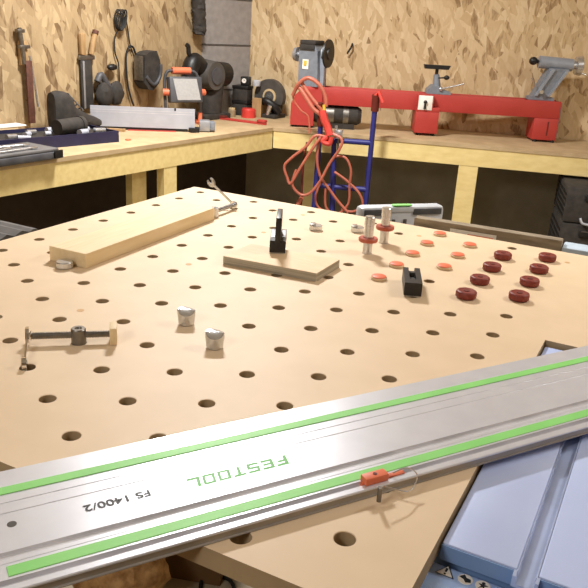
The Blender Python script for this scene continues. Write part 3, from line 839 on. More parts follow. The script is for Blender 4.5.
CR([(0.335, -0.15, 0.790), (0.262, -0.16, 0.800), (0.215, -0.17, 0.740), (0.140, -0.18, 0.672), (0.112, -0.185, 0.630), (0.130, -0.185, 0.575), (0.152, -0.19, 0.548), (0.200, -0.18, 0.640), (0.255, -0.17, 0.740), (0.290, -0.16, 0.795)])
CR([(0.345, -0.15, 0.815), (0.395, -0.16, 0.795), (0.395, -0.17, 0.752), (0.345, -0.17, 0.665), (0.305, -0.175, 0.575), (0.255, -0.18, 0.505), (0.205, -0.18, 0.492), (0.160, -0.185, 0.540), (0.175, -0.18, 0.62)])
CR([(0.280, -0.14, 0.79), (0.275, -0.15, 0.68), (0.300, -0.15, 0.59), (0.345, -0.15, 0.535), (0.40, -0.145, 0.47), (0.46, -0.15, 0.415)])
CR([(0.36, -0.14, 0.70), (0.42, -0.145, 0.70), (0.455, -0.145, 0.64), (0.455, -0.145, 0.56), (0.455, -0.14, 0.46), (0.40, -0.14, 0.40), (0.34, -0.145, 0.43), (0.33, -0.145, 0.53)], r=0.0065)
CR([(0.37, -0.14, 0.62), (0.44, -0.145, 0.58), (0.51, -0.145, 0.52), (0.53, -0.145, 0.46), (0.48, -0.14, 0.42), (0.42, -0.14, 0.43)], r=0.0065)
CR([(0.30, -0.14, 0.56), (0.28, -0.145, 0.48), (0.295, -0.145, 0.43), (0.33, -0.145, 0.41)], r=0.006)
CR([(0.215, -0.14, 0.76), (0.20, -0.14, 0.60), (0.205, -0.14, 0.46), (0.195, -0.14, 0.41)], r=0.006, m=M['red_dark'])
CR([(0.208, -0.15, 0.47), (0.190, -0.15, 0.43), (0.205, -0.15, 0.38)], r=0.012, name='plug')
# bunch of cord and red grip lying over the lathe's left end
CR([(0.118, -0.10, 0.985), (0.150, -0.12, 1.045), (0.200, -0.13, 1.078), (0.262, -0.13, 1.045), (0.295, -0.13, 0.985), (0.300, -0.13, 0.945)], r=0.010)
CR([(0.150, -0.11, 1.03), (0.185, -0.12, 0.99), (0.235, -0.13, 0.93), (0.275, -0.13, 0.905)], r=0.011)
CR([(0.165, -0.11, 1.05), (0.205, -0.12, 1.00), (0.255, -0.13, 0.95), (0.285, -0.13, 0.92)], r=0.009)
CR([(0.118, -0.10, 0.985), (0.128, -0.09, 0.95), (0.165, -0.09, 0.91), (0.205, -0.09, 0.88), (0.22, -0.11, 0.80)], r=0.005, m=M['redbrown'])
gs = CR([(0.284, -0.145, 0.925), (0.300, -0.15, 0.88), (0.318, -0.15, 0.845), (0.335, -0.155, 0.805)], r=0.020, name='red_sleeve', m=M['red_grip'])
CR([(0.325, -0.155, 0.80), (0.30, -0.16, 0.775), (0.335, -0.16, 0.765), (0.345, -0.16, 0.80)], r=0.013, name='red_tie', m=M['red_grip'])
CR([(0.292, -0.15, 0.955), (0.296, -0.15, 0.925)], r=0.008, name='brass_fitting', m=M['yellow'], sub=1)
# small grey air fitting hanging beside
af = thing('air_gun', 'small silver air fitting hooked on the hand truck by the red sleeve', 'air fitting', PR(0.365, -0.125, 0.70), rotR)
b = MB(); b.cyl((-0.006, 0.0, 0.09), (-0.006, 0, 0.155), 0.008); b.lo_hi((-0.010, -0.01, 0.09), (0.030, 0.01, 0.135), bev=0.003); b.build('body', M['steel'], af)
b = MB(); b.cyl((0.01, 0, 0.09), (0.012, 0, 0.03), 0.006); b.build('nozzle', M['steel_dark'], af)

# ------------------------------------------------------------------ corner of the benches
def onR(name, label, cat, s, w, rz=0, z=0.8, group=None): return thing(name, label, cat, PR(s, w, z), rotR + rz, group)
def onL(name, label, cat, s, w, rz=0, z=0.8, group=None): return thing(name, label, cat, PL(s, w, z), rotL + rz, group)


ms = onR('mitre_saw', 'dark chop saw with round guard standing in the bench corner', 'saw', -0.140, 0.432, -0.30)
b = MB(); b.lo_hi((-0.012, -0.065, 0), (0.085, 0.06, 0.022), bev=0.004); b.build('base', M['black_matte'], ms)
b = MB(); b.lo_hi((0.0, 0.02, 0.022), (0.06, 0.07, 0.12), bev=0.01); b.build('arm', M['black_matte'], ms)
b = MB()
pts = [(0.098 * math.cos(a), 0.118 + 0.098 * math.sin(a)) for a in [math.radians(-25 + 225 * i / 24) for i in range(25)]] + [(-0.03, 0.09), (0.03, 0.085)]
b.prism(pts, -0.005, 0.032); gd = b.build('blade_guard', M['guard_grey'], ms, smooth=False)
b = MB(); b.cyl((0.008, -0.006, 0.118), (0.008, -0.012, 0.118), 0.044, n=28); h = b.build('hub_plate', M['cream'], gd)
b = MB(); b.cyl((0.008, -0.012, 0.118), (0.008, -0.02, 0.118), 0.017, n=20); b.build('arbor_bolt', M['steel'], h)
b = MB(); b.cyl((0.008, -0.0125, 0.118), (0.008, -0.0135, 0.118), 0.032, n=28); b.build('hub_ring', M['guard_grey'], h)
b = MB(); b.tube([(-0.03, -0.03, 0.085), (0.01, -0.045, 0.095), (0.055, -0.03, 0.07), (0.08, -0.01, 0.03)], 0.022, n=10); b.build('motor', M['black'], ms)
b = MB(); b.cyl((0.03, -0.055, 0.02), (0.045, -0.055, 0.075), 0.012, 0.014); b.build('clamp_handle', M['steel'], ms)
o = MB(); o.lo_hi((-0.028, -0.017, 0), (0.028, 0.017, 0.108), bev=0.002); tag(o.build('wood_block', M['tan_wood'], loc=PR(-0.196, 0.386), rz=rotR, smooth=False), 'upright tan wood block just left of the chop saw', 'wood block')
# red tin, jars, boxes
t = onR('tin', 'round red tin in front of the stacked black boxes', 'tin', -0.232, 0.325)
b = MB(); b.cyl((0, 0, 0), (0, 0, 0.044), 0.041, n=32); b.build('body', M['tin_red'], t)
b = MB(); b.cyl((0, 0, 0.044), (0, 0, 0.052), 0.039, 0.036, n=32); b.build('lid', M['tin_red'], t)
t = onR('jar', 'small cloudy glass jar left of the red tin', 'jar', -0.325, 0.30)
b = MB(); b.lathe([(0.021, 0), (0.023, 0.004), (0.023, 0.036), (0.018, 0.042), (0, 0.042)]); b.build('body', M['glass_tan'], t)
b = MB(); b.cyl((0, 0, 0.042), (0, 0, 0.050), 0.019); b.build('lid', M['cream'], t)
for i, (z, lab) in enumerate(((0.0, 'black storage box, bottom of the stack of two by the block wall'), (0.0855, 'black storage box, top of the stack of two by the block wall'))):
    t = onR('storage_box', lab, 'box', -0.300 , 0.420, -0.15, 0.8 + z, 'stacked black boxes')
    b = MB(); b.lo_hi((-0.045, -0.04, 0), (0.05, 0.04, 0.066), bev=0.003); b.build('body', M['black_matte'], t)
    b = MB(); b.lo_hi((-0.048, -0.043, 0.0665), (0.053, 0.043, 0.085), bev=0.003); b.build('lid', M['black'], t)
t = onR('clock', 'small black cube clock with white dial on the stacked black boxes', 'clock', -0.278, 0.415, -0.1, 0.972)
b = MB(); b.lo_hi((-0.027, -0.02, 0), (0.027, 0.02, 0.05), bev=0.004); b.build('case', M['black'], t)
b = MB(); b.cyl((-0.004, -0.0202, 0.027), (-0.004, -0.022, 0.027), 0.014, n=20); d = b.build('dial', M['white'], t)
b = MB(); b.lo_hi((-0.005, -0.0228, 0.026), (-0.003, -0.0222, 0.038)); b.lo_hi((-0.004, -0.0228, 0.026), (0.004, -0.0222, 0.028)); b.build('hand', M['black_ink'], d)
o = MB(); o.lathe([(0.022, 0), (0.024, 0.003), (0.024, 0.03), (0.02, 0.034), (0, 0.034)]); tag(o.build('tape_roll', M['case_grey'], loc=PR(-0.215, 0.42, 0.972)), 'small grey roll beside the cube clock', 'tape')
# red strip clamp lying along the corner
pA = Vector((-1.262, 1.976, 0.8)); pB = Vector((-0.915, 1.975, 0.8))
rc = thing('bar_clamp', 'red bar clamp lying flat across the bench corner', 'clamp', pA, math.atan2((pB - pA).y, (pB - pA).x))
Lc = (pB - pA).length
b = MB(); b.lo_hi((0, -0.012, 0.0), (Lc, 0.012, 0.012), bev=0.002); b.build('bar', M['red'], rc)
b = MB(); b.lo_hi((Lc - 0.05, -0.017, 0.012), (Lc, 0.017, 0.026), bev=0.004); b.build('jaw', M['red'], rc)
b = MB(); b.lo_hi((0.02, -0.016, 0.012), (0.09, 0.016, 0.022), bev=0.003); b.build('slider', M['red_dark'], rc)

# ------------------------------------------------------------------ left bench
# flood lamp
fl = onL('floodlight', 'portable grey floodlight with orange handle on the left bench', 'floodlight', 0.335, 0.335, -0.45)
# local x towards the corner, local y into the wall
b = MB()
Tt = Matrix.Translation((0, 0, 0.178)) @ Matrix.Rotation(math.radians(-10), 4, 'X')
b.box((0, 0, 0), (0.178, 0.05, 0.128), bev=0.006, T=Tt); hb = b.build('lamp_body', M['case_dark'], fl)
b = MB(); b._add([(-0.070, -0.0265, 0.053), (0.058, -0.0265, 0.053), (0.076, -0.0265, -0.053), (-0.052, -0.0265, -0.053), (-0.070, -0.0255, 0.053), (0.058, -0.0255, 0.053), (0.076, -0.0255, -0.053), (-0.052, -0.0255, -0.053)], [(0, 1, 2, 3), (7, 6, 5, 4), (0, 4, 5, 1), (1, 5, 6, 2), (2, 6, 7, 3), (3, 7, 4, 0)], Tt)
b.build('lens', M['screen'], hb, smooth=False)
b = MB(); b.tube([(-0.092, 0.02, 0.0), (-0.098, 0.02, 0.10), (-0.098, 0.03, 0.22), (-0.085, 0.03, 0.262), (-0.06, 0.03, 0.27), (0.04, 0.03, 0.27), (0.075, 0.03, 0.255), (0.095, 0.03, 0.20), (0.096, 0.02, 0.10), (0.098, 0.02, 0.01)], 0.008, n=10); b.build('stand_frame', M['case_dark'], fl)
b = MB(); b.cyl((-0.058, 0.03, 0.27), (0.042, 0.03, 0.27), 0.0175, n=20); b.build('handle', M['orange'], fl)
for s in (-1, 1):
    b = MB(); b.cyl((s * 0.084, 0.0, 0.165), (s * 0.113, 0.012, 0.165), 0.017, n=16); b.build('tilt_knob', M['orange'], fl)
    b = MB(); b.lo_hi((s * 0.095 - 0.016, -0.09, 0.0), (s * 0.095 + 0.016, 0.10, 0.016), bev=0.004); b.tube([(s * 0.096, 0.02, 0.016), (s * 0.097, 0.02, 0.06)], 0.011, n=10, sub=1); b.build('foot', M['orange'], fl)
# big dark power tool behind it
pt = onL('power_tool', 'dark power tool with round cover standing behind the floodlight', 'power tool', 0.06, 0.44, 0.0)
b = MB(); b.lo_hi((-0.07, -0.07, 0), (0.16, 0.08, 0.03), bev=0.006); b.build('base', M['black_matte'], pt)
b = MB(); b.tube([(0.06, 0, 0.03), (0.065, 0, 0.10), (0.08, 0.0, 0.19), (0.07, 0, 0.24)], [0.075] * 0 or 0.062, n=16); b.build('body', M['black_matte'], pt)
b = MB(); b.cyl((0.03, -0.065, 0.235), (0.03, 0.03, 0.235), 0.075, 0.085, n=30); k = b.build('round_cover', M['guard_grey'], pt)
b = MB(); b.cyl((0.03, -0.066, 0.235), (0.03, -0.072, 0.235), 0.045, n=24); b.build('cover_plate', M['case_dark'], k)
b = MB(); b.cyl((0.105, 0.0, 0.245), (0.18, 0.0, 0.235), 0.062, 0.066, n=22); b.build('motor', M['black'], pt)
b = MB(); b.tube([(-0.02, 0.0, 0.27), (-0.09, -0.01, 0.31), (-0.125, -0.01, 0.27), (-0.13, -0.01, 0.18)], [0.05] * 0 or 0.045, n=14); b.build('hood', M['black'], pt)
b = MB(); b.tube([(-0.09, -0.01, 0.33), (-0.135, -0.01, 0.345), (-0.142, -0.01, 0.385), (-0.155, -0.01, 0.392)], 0.012, n=10); b.build('handle', M['black'], pt)
b = MB(); b.cyl((-0.125, -0.02, 0.13), (-0.128, -0.02, 0.27), 0.008); b.build('column', M['steel'], pt)
# dark cloth bag hung high in the corner
hb2 = MB()
pts = [(0, 0, 0.0), (0.006, 0, 0.05), (-0.004, 0, 0.12), (-0.008, 0, 0.20), (-0.004, 0, 0.30)]
hb2.tube(pts, 0.036, n=12, sub=5)
o = hb2.build('dust_brush', M['black_matte'], loc=PL(0.020, 0.515, 1.245), rz=rotL, rough=0.006)
tag(o, 'shaggy black brush hanging high on the left wall near the corner', 'brush')

# long aluminium profile lying on its edge
q0 = Vector((-1.022, 1.452, 0.8)); q1 = Vector((-1.424, 1.158, 0.8))
dq = (q0 - q1); Lq = dq.length
al = thing('aluminium_profile', 'long white aluminium profile standing on edge across the left bench', 'profile', q1, math.atan2(dq.y, dq.x))
b = MB(); b.prism([(0, 0.014), (Lq, 0.014), (Lq, 0.110), (0, 0.110)], 0.0, 0.016)
b.build('extrusion', M['alu_white'], al, smooth=False)
for z in (0.094, 0.083):
    b = MB(); b.lo_hi((0, -0.0006, z - 0.0012), (Lq, 0.0, z + 0.0012)); b.build('groove_line', M['groove'], al, smooth=False)
b = MB(); b.lo_hi((0.0, 0.002, 0.0), (Lq - 0.035, 0.030, 0.0135)); b.build('slide_base', M['black'], al, smooth=False)
b = MB(); b.lo_hi((Lq - 0.10, -0.001, 0.099), (Lq - 0.092, 0.02, 0.111)); b.build('stop_pin', M['black'], al)
b = MB(); b.lo_hi((Lq - 0.03, -0.014, 0.0), (Lq + 0.022, 0.036, 0.022), bev=0.003); b.cyl((Lq - 0.008, -0.016, 0.012), (Lq - 0.008, -0.024, 0.012), 0.011); b.build('end_clamp', M['black'], al)
b = MB(); b.lo_hi((Lq + 0.0225, 0.012, 0.004), (Lq + 0.075, 0.075, 0.055), bev=0.003); e = b.build('end_block', M['alu_dull'], al)
b = MB(); b.lo_hi((Lq + 0.0755, 0.016, 0.008), (Lq + 0.10, 0.071, 0.05), bev=0.003); b.build('end_cap', M['cast_grey'], e)
# a thin red measuring strip before it
rs = MB(); rs.lo_hi((0, -0.006, 0), (0.23, 0.006, 0.004)); tag(rs.build('ruler', M['red'], loc=(-1.2750, 1.252, 0.8), rz=math.radians(37), smooth=False), 'thin red strip lying in front of the white aluminium profile', 'ruler')
st = MB(); st.lo_hi((0, -0.012, 0), (0.09, 0.012, 0.012), bev=0.001); tag(st.build('wood_strip', M['tan_wood'], loc=(-1.335, 1.165, 0.8), rz=math.radians(30), smooth=False), 'short tan wood strip by the near end of the red strip', 'wood strip')
ot = MB(); ot.lo_hi((-0.012, -0.008, 0), (0.012, 0.008, 0.006), bev=0.001); tag(ot.build('orange_tag', M['orange'], loc=PL(0.93, 0.14), rz=rotL), 'tiny orange tag beside the corner of the blue tray', 'tag')

# blue tool tray with hand tools
tx0, tx1, ty0, ty1 = -1.64, -0.985, 0.105, 0.40
tr2 = thing('tool_tray', 'dark blue open tool tray at the front of the left bench', 'tool tray', PL(1.30, 0.290), rotL - 0.14)
b = MB()
hxx, hyy, hz = 0.325, 0.115, 0.048
b.lo_hi((-hxx, -hyy, 0), (hxx, hyy, 0.006)); b.lo_hi((-hxx, -hyy, 0.006), (hxx, -hyy + 0.008, hz)); b.lo_hi((-hxx, hyy - 0.008, 0.006), (hxx, hyy, hz)); b.lo_hi((-hxx, -hyy + 0.008, 0.006), (-hxx + 0.008, hyy - 0.008, hz)); b.lo_hi((hxx - 0.008, -hyy + 0.008, 0.006), (hxx, hyy - 0.008, hz))
b.build('shell', M['navy_dark'], tr2, smooth=False)
b = MB(); b.lo_hi((-hxx + 0.010, -hyy + 0.010, 0.0065), (hxx - 0.010, hyy - 0.010, 0.034)); b.build('insert', M['black_matte'], tr2, smooth=False)
random.seed(3)
socks = []
for i in range(13):
    x = -0.29 + i * 0.046 + random.uniform(-0.006, 0.006); y = random.choice((-0.08, -0.06, -0.02, 0.03)); r = random.uniform(0.009, 0.015)
    t = MB(); L_ = random.uniform(0.02, 0.05); a = random.uniform(-0.6, 0.6)
    t.cyl((-L_ / 2, 0, r), (L_ / 2, 0, r), r, r * 0.85, n=14)
    v = PL(1.30, 0.290) + (Matrix.Rotation(rotL - 0.14, 4, 'Z') @ Vector((x, y, 0)))
    ORDS = ['leftmost', 'second', 'third', 'fourth', 'fifth', 'sixth', 'seventh', 'eighth', 'ninth', 'tenth', 'eleventh', 'twelfth', 'rightmost']
    tag(t.build('socket', M['alu_white'] if i % 3 else M['steel'], loc=(v.x, v.y, 0.8345), rz=rotL + a), 'loose metal socket in the blue tool tray, %s from the left' % ORDS[i] if 0 < i < 12 else '%s loose metal socket in the blue tool tray' % ORDS[i], 'socket', 'sockets in the blue tray')
# black cylindrical tool on the tray
dr = onL('power_drill', 'stubby black power drill lying on the blue tray, open end facing right', 'drill', 1.155, 0.245, 0.12, 0.8345)
b = MB(); b.cyl((-0.09, 0, 0.036), (0.04, 0, 0.036), 0.031, 0.033, n=26); b.build('body', M['black_matte'], dr)
b = MB(); b.cyl((0.04, 0, 0.036), (0.062, 0, 0.036), 0.036, 0.035, n=26); c = b.build('collar', M['black_matte'], dr)
b = MB(); b.cyl((0.0625, 0, 0.036), (0.0632, 0, 0.036), 0.022, n=20); b.build('bore', M['rubber'], c)
b = MB(); b.lo_hi((0.0635, -0.010, 0.028), (0.11, 0.010, 0.044), bev=0.004); b.build('spigot', M['black'], dr)
# grey case lid in front
gc = thing('tool_case', 'grey plastic tool case overhanging the front edge of the left bench', 'tool case', PL(1.63, 0.068), rotL + 0.03)
b = MB(); b.lo_hi((-0.19, -0.095, 0.0), (0.19, 0.095, 0.028), bev=0.006); b.build('body', M['case_dark'], gc)
b = MB(); b.lo_hi((-0.185, -0.09, 0.0285), (0.185, 0.09, 0.040), bev=0.004); l = b.build('lid', M['bin_grey'], gc)
for x in (-0.11, 0.175):
    b = MB(); b.lo_hi((x - 0.02, -0.101, 0.003), (x + 0.02, -0.0955, 0.034), bev=0.002); b.build('latch', M['black'], gc)
for i, (x, y, a, Ls) in enumerate(((-0.06, -0.03, 0.2, 0.16), (0.05, 0.02, -0.1, 0.14), (0.0, -0.06, 0.05, 0.2))):
    b = MB(); b.cyl((-Ls / 2, 0, 0.005), (Ls / 2, 0, 0.005), 0.0045, n=10); b.lo_hi((Ls / 2 - 0.02, -0.009, 0.001), (Ls / 2 + 0.006, 0.009, 0.009), bev=0.001)
    v = PL(1.63, 0.068) + Matrix.Rotation(rotL + 0.03, 4, 'Z') @ Vector((x, y, 0))
    tag(b.build('hand_tool', M['steel'], loc=(v.x, v.y, 0.8402), rz=rotL + a), ['steel hand tool on the grey case, middle one', 'steel hand tool at the rear right on the grey case', 'long steel hand tool along the front of the grey case'][i], 'hand tool', 'hand tools on the grey case')
b = MB(); b.lo_hi((-0.05, -0.006, 0), (0.05, 0.006, 0.008), bev=0.002)
v = PL(1.63, 0.068) + Matrix.Rotation(rotL + 0.03, 4, 'Z') @ Vector((-0.02, 0.075, 0)); tag(b.build('marker_pen', M['orange'], loc=(v.x, v.y, 0.8402), rz=rotL), 'orange marker lying on the grey tool case', 'marker')
# papers
for i, (s, w, a, z) in enumerate(((1.42, 0.512, 0.05, 0.8), (1.38, 0.512, -0.03, 0.845))):
    b = MB(); b.lo_hi((-0.17, -0.035, 0), (0.17, 0.035, 0.044 if i == 0 else 0.006), bev=0.001)
    tag(b.build('paper_stack', M['white'] if i else M['cream'], loc=PL(s, w, z), rz=rotL + a * 0.3, smooth=False), ['low cream stack of paper behind the blue tray', 'white sheet bundle on top of the cream paper stack'][i], 'paper')
# boot
bt = onL('work_boot', 'dark worn work boot standing behind the drill on the left bench', 'boot', 0.995, 0.428, 0.0)
b = MB()
secs = [  # x along foot (+x to the toe), half width, z low, z high
    (-0.122, 0.018, 0.030, 0.105), (-0.115, 0.030, 0.026, 0.188), (-0.085, 0.040, 0.024, 0.196), (-0.045, 0.042, 0.024, 0.190), (-0.020, 0.041, 0.024, 0.170),
    (0.000, 0.040, 0.024, 0.125), (0.035, 0.041, 0.024, 0.105), (0.075, 0.046, 0.024, 0.085), (0.115, 0.046, 0.024, 0.072), (0.145, 0.034, 0.026, 0.058), (0.155, 0.015, 0.028, 0.045)]
n = 16; rings = []
for (x, hw_, z0, z1) in secs:
    ring = []
    for i in range(n):
        a = 2 * PI * i / n
        ca, sa = math.cos(a), math.sin(a)
        ring.append(b.b.verts.new((x, hw_ * math.copysign(abs(ca) ** 0.7, ca), (z0 + z1) / 2 + (z1 - z0) / 2 * math.copysign(abs(sa) ** 0.6, sa))))
    rings.append(ring)
for i in range(len(rings) - 1):
    for k in range(n): b.b.faces.new((rings[i][k], rings[i][(k + 1) % n], rings[i + 1][(k + 1) % n], rings[i + 1][k]))
b.b.faces.new(rings[0]); b.b.faces.new(rings[-1][::-1])
b.build('upper', M['black_matte'], bt)
b = MB(); b.slab([(-0.125, -0.03), (-0.10, -0.04), (0.0, -0.042), (0.08, -0.05), (0.13, -0.045), (0.162, 0), (0.13, 0.045), (0.08, 0.05), (0.0, 0.042), (-0.10, 0.04), (-0.125, 0.03)], 0.0, 0.026); sl = b.build('sole', M['rubber'], bt, smooth=False)
b = MB(); b.slab([(-0.128, -0.031), (-0.10, -0.0415), (-0.03, -0.043), (-0.03, 0.043), (-0.10, 0.0415), (-0.128, 0.031)], 0.026, 0.034); b.build('heel_band', M['case_grey'], bt, smooth=False)
b = MB()
for i in range(5):
    x = -0.026 + i * 0.018; z = 0.172 - i * 0.017
    b.tube([(x, -0.024, z - 0.004), (x + 0.006, 0, z + 0.008), (x, 0.024, z - 0.004)], 0.003, n=6, sub=4)
b.build('laces', M['case_dark'], bt)

# ------------------------------------------------------------------ things hanging on the left wall
WW = WD - 0.004


def onW(name, label, cat, s, z, dep=0.0, rz=0): return thing(name, label, cat, PL(s, WW - dep, z), rotL + rz)


t = onW('bar_clamp', 'long rusty bar clamp hanging at the far left of the wall', 'clamp', 1.135, 0.845)
b = MB(); b.lo_hi((-0.018, -0.030, 0.0), (0.014, -0.018, 0.27), bev=0.002); b.build('bar', M['rust'], t)
b = MB(); b.tube([(-0.02, -0.02, 0.255), (-0.024, -0.02, 0.32), (-0.034, -0.02, 0.405)], 0.010, n=8, sub=3); b.build('screw', M['steel_dark'], t)
b = MB(); b.lo_hi((-0.048, -0.03, 0.385), (-0.012, -0.004, 0.40), bev=0.003); b.build('jaw', M['steel_dark'], t)
b = MB(); b.lo_hi((-0.040, -0.03, 0.32), (0.012, -0.004, 0.335), bev=0.003); b.build('jaw', M['steel_dark'], t)
b = MB(); b.tube([(0.012, -0.018, 0.29), (0.030, -0.018, 0.16), (0.040, -0.018, 0.07)], 0.005, n=8, sub=3); b.build('guide_rod', M['steel'], t)
b = MB(); b.lo_hi((-0.034, -0.0175, 0.25), (0.004, 0.0, 0.35), bev=0.002); b.build('backing_block', M['tan_wood'], t)
t = onW('hand_saw', 'dark steel saw blade with tan grip hanging left of the wall cords', 'saw', 0.80, 0.89)
b = MB(); b.lo_hi((-0.035, -0.016, 0.0), (0.035, -0.006, 0.235), bev=0.002); b.build('blade', M['black_matte'], t)
b = MB(); b.lo_hi((-0.045, -0.018, 0.225), (0.052, -0.004, 0.245), bev=0.003); b.build('crossbar', M['steel_dark'], t)
b = MB(); b.lo_hi((-0.028, -0.024, 0.0), (-0.018, -0.0165, 0.22), bev=0.002); b.build('spine', M['alu_dull'], t)
b = MB(); b.lo_hi((-0.035, -0.024, 0.246), (-0.003, 0.0, 0.345), bev=0.008); b.build('handle', M['tan_wood'], t)
t = onW('chisel', 'wooden chisel with dark end leaning on the wall beside the saw blade', 'chisel', 0.77, 1.14)
b = MB(); b.tube([(0.0, -0.016, 0.0), (0.012, -0.016, 0.05), (0.028, -0.016, 0.09)], 0.013, n=12, sub=2); b.build('handle', M['tan_wood'], t)
b = MB(); b.tube([(0.028, -0.016, 0.092), (0.034, -0.016, 0.108)], 0.015, n=12, sub=1); b.build('ferrule', M['rust'], t)
# heap of black gear under
t = onW('gloves', 'black work gloves hanging low between saw blade and jigsaw', 'gloves', 0.665, 0.895)
b = MB(); b.ball((-0.05, -0.035, 0.055), 0.055, (0.9, 0.6, 1.1)); b.ball((0.03, -0.035, 0.06), 0.05, (0.9, 0.6, 1.15)); b.build('palm', M['black_matte'], t, rough=0.004)
b = MB(); b.tube([(-0.085, -0.03, 0.12), (-0.06, -0.03, 0.15), (-0.02, -0.03, 0.10), (0.01, -0.03, 0.06)], 0.016, n=10, sub=4); b.build('cuff', M['case_dark'], t)
b = MB(); b.ball((0.015, -0.028, 0.185), 0.026, (1.2, 0.7, 0.6)); b.build('fingertip', M['black'], t)
# jigsaw with cord
t = onW('jigsaw', 'dark grey power tool body hanging on the left wall by its cord', 'jigsaw', 0.425, 0.965)
b = MB(); b.prism([(-0.062, 0.04), (-0.055, 0.175), (-0.02, 0.19), (0.03, 0.195), (0.052, 0.15), (0.066, 0.095), (0.045, 0.035), (0.0, 0.0), (-0.03, 0.005)], -0.085, -0.012); b.build('housing', M['black_matte'], t, smooth=False)
b = MB(); b.tube([(-0.05, -0.086, 0.07), (0.0, -0.092, 0.03), (0.048, -0.088, 0.07), (0.055, -0.088, 0.13)], 0.009, n=10); b.build('handle', M['case_dark'], t)
b = MB(); b.lo_hi((-0.070, -0.08, 0.05), (-0.0625, -0.02, 0.17), bev=0.002); b.build('shoe', M['steel_dark'], t)
t = onW('appliance_flex', 'thin black power cord coiled on a nail above the gloves', 'cord', 0.58, 1.26)
b = MB()
for k in range(4):
    pts = [(-0.004 + 0.004 * k + 0.024 * math.cos(a), -0.010 - 0.007 * k, 0.04 + 0.047 * math.sin(a + 0.2 * k)) for a in [2 * PI * i / 12 for i in range(12)]]
    b.tube(pts, 0.0038, n=6, closed=True, sub=3)
b.build('coil', M['rubber'], t)
b = MB(); b.tube([(0.012, -0.012, 0.085), (0.035, -0.012, 0.075), (0.052, -0.012, 0.01), (0.068, -0.012, -0.07), (0.085, -0.012, -0.11)], 0.0036, n=6); b.build('lead', M['rubber'], t)
b = MB(); b.tube([(-0.004, -0.012, -0.004), (-0.032, -0.012, -0.04), (-0.034, -0.012, -0.11), (-0.012, -0.012, -0.17), (-0.008, -0.012, -0.28), (-0.004, -0.012, -0.36)], 0.0036, n=6); b.build('lead', M['rubber'], t)
b = MB(); b.tube([(0.105, -0.014, -0.12), (0.085, -0.014, -0.085), (0.055, -0.014, -0.09), (0.038, -0.014, -0.14), (0.045, -0.014, -0.26), (0.065, -0.014, -0.33), (0.085, -0.014, -0.375)], 0.005, n=6); b.build('lead', M['rubber'], t)
b = MB(); b.cyl((0.0, -0.03, 0.085), (0.0, 0.004, 0.085), 0.004, n=8); b.build('nail', M['steel_dark'], t)

hk = MB(); hk.tube([(0, 0.004, 0.03), (0.002, -0.015, 0.03), (0.0, -0.03, 0.015), (-0.012, -0.03, -0.005), (-0.022, -0.028, -0.022)], 0.006, n=8, sub=3)
tag(hk.build('wall_hook', M['rubber'], loc=PR(0.312, WD - 0.003, 1.205), rz=rotR), 'small black hook on the right wall above the lathe bed', 'hook')
# ------------------------------------------------------------------ behind the drilled table
# low stand so that the case is carried
crot = math.atan2(0.305 - 0.128, 0.5887 - 0.417)
cs0 = Vector((0.503, 0.2165, 0))
k = thing('crate', 'dark crate standing on the floor under the upright grey case', 'crate', cs0, crot)
b = MB(); b.lo_hi((-0.15, -0.01, 0.0), (0.15, 0.25, 0.70), bev=0.006); b.build('body', M['case_dark'], k)
b = MB(); b.lo_hi((-0.152, -0.012, 0.7005), (0.152, 0.252, 0.7275), bev=0.004); b.build('lid', M['black_matte'], k)
k = thing('tool_case', 'pale grey case shell with a green catch, upright just beyond the far table edge', 'tool case', (cs0.x, cs0.y, 0.728), crot)
b = MB(); b.lo_hi((-0.124, 0.004, 0.0), (0.124, 0.045, 0.172), bev=0.012); b.build('shell', M['case_grey'], k)
for (xa, xb) in ((-0.115, -0.045), (0.028, 0.112)):
    b = MB(); b.lo_hi((xa, 0.0, 0.150), (xb, 0.0035, 0.166), bev=0.001); b.build('recess', M['case_dark'], k)
b = MB(); b.lo_hi((-0.030, 0.004, 0.1725), (0.024, 0.020, 0.1765), bev=0.002); b.build('catch', M['green'], k)
b = MB(); b.lo_hi((-0.040, 0.001, 0.158), (0.030, 0.0038, 0.171), bev=0.001); b.build('latch_plate', M['case_grey'], k)
for x in (-0.042, -0.028, 0.006):
    b = MB(); b.lo_hi((x - 0.005, 0.001, 0.122), (x + 0.005, 0.0038, 0.138), bev=0.001); b.build('slot_mark', M['guard_grey'], k)
# upright board at the far edge, white paper label on it
k = thing('timber_board', 'weathered upright timber board standing against the far table edge', 'board', (0.752, 0.083, 0), math.radians(3))
b = MB(); b.lo_hi((-0.172, -0.014, 0.0), (0.172, 0.014, 0.916), bev=0.002); b.build('plank', M['timber_grey'], k, smooth=False)
k2 = thing('paper_label', 'white paper sheet with red print stuck on the far timber board', 'label', (0.728, 0.0665, 0.895), math.radians(3))
b = MB(); b.lo_hi((-0.057, -0.0008, -0.06), (0.052, 0.0008, 0.009)); b.build('sheet', M['white'], k2, smooth=False)
b = MB(); b.lo_hi((-0.015, -0.0014, -0.004), (0.045, -0.0009, 0.002)); b.build('print', M['orange'], k2, smooth=False)
b = MB(); b.lo_hi((-0.05, -0.03, 0.0), (0.05, 0.03, 0.903), bev=0.004)
tag(b.build('storage_tub', M['pale_blue'], loc=(0.975, 0.105, 0), rz=0.05), 'tall pale blue tub just right of the timber board', 'tub')
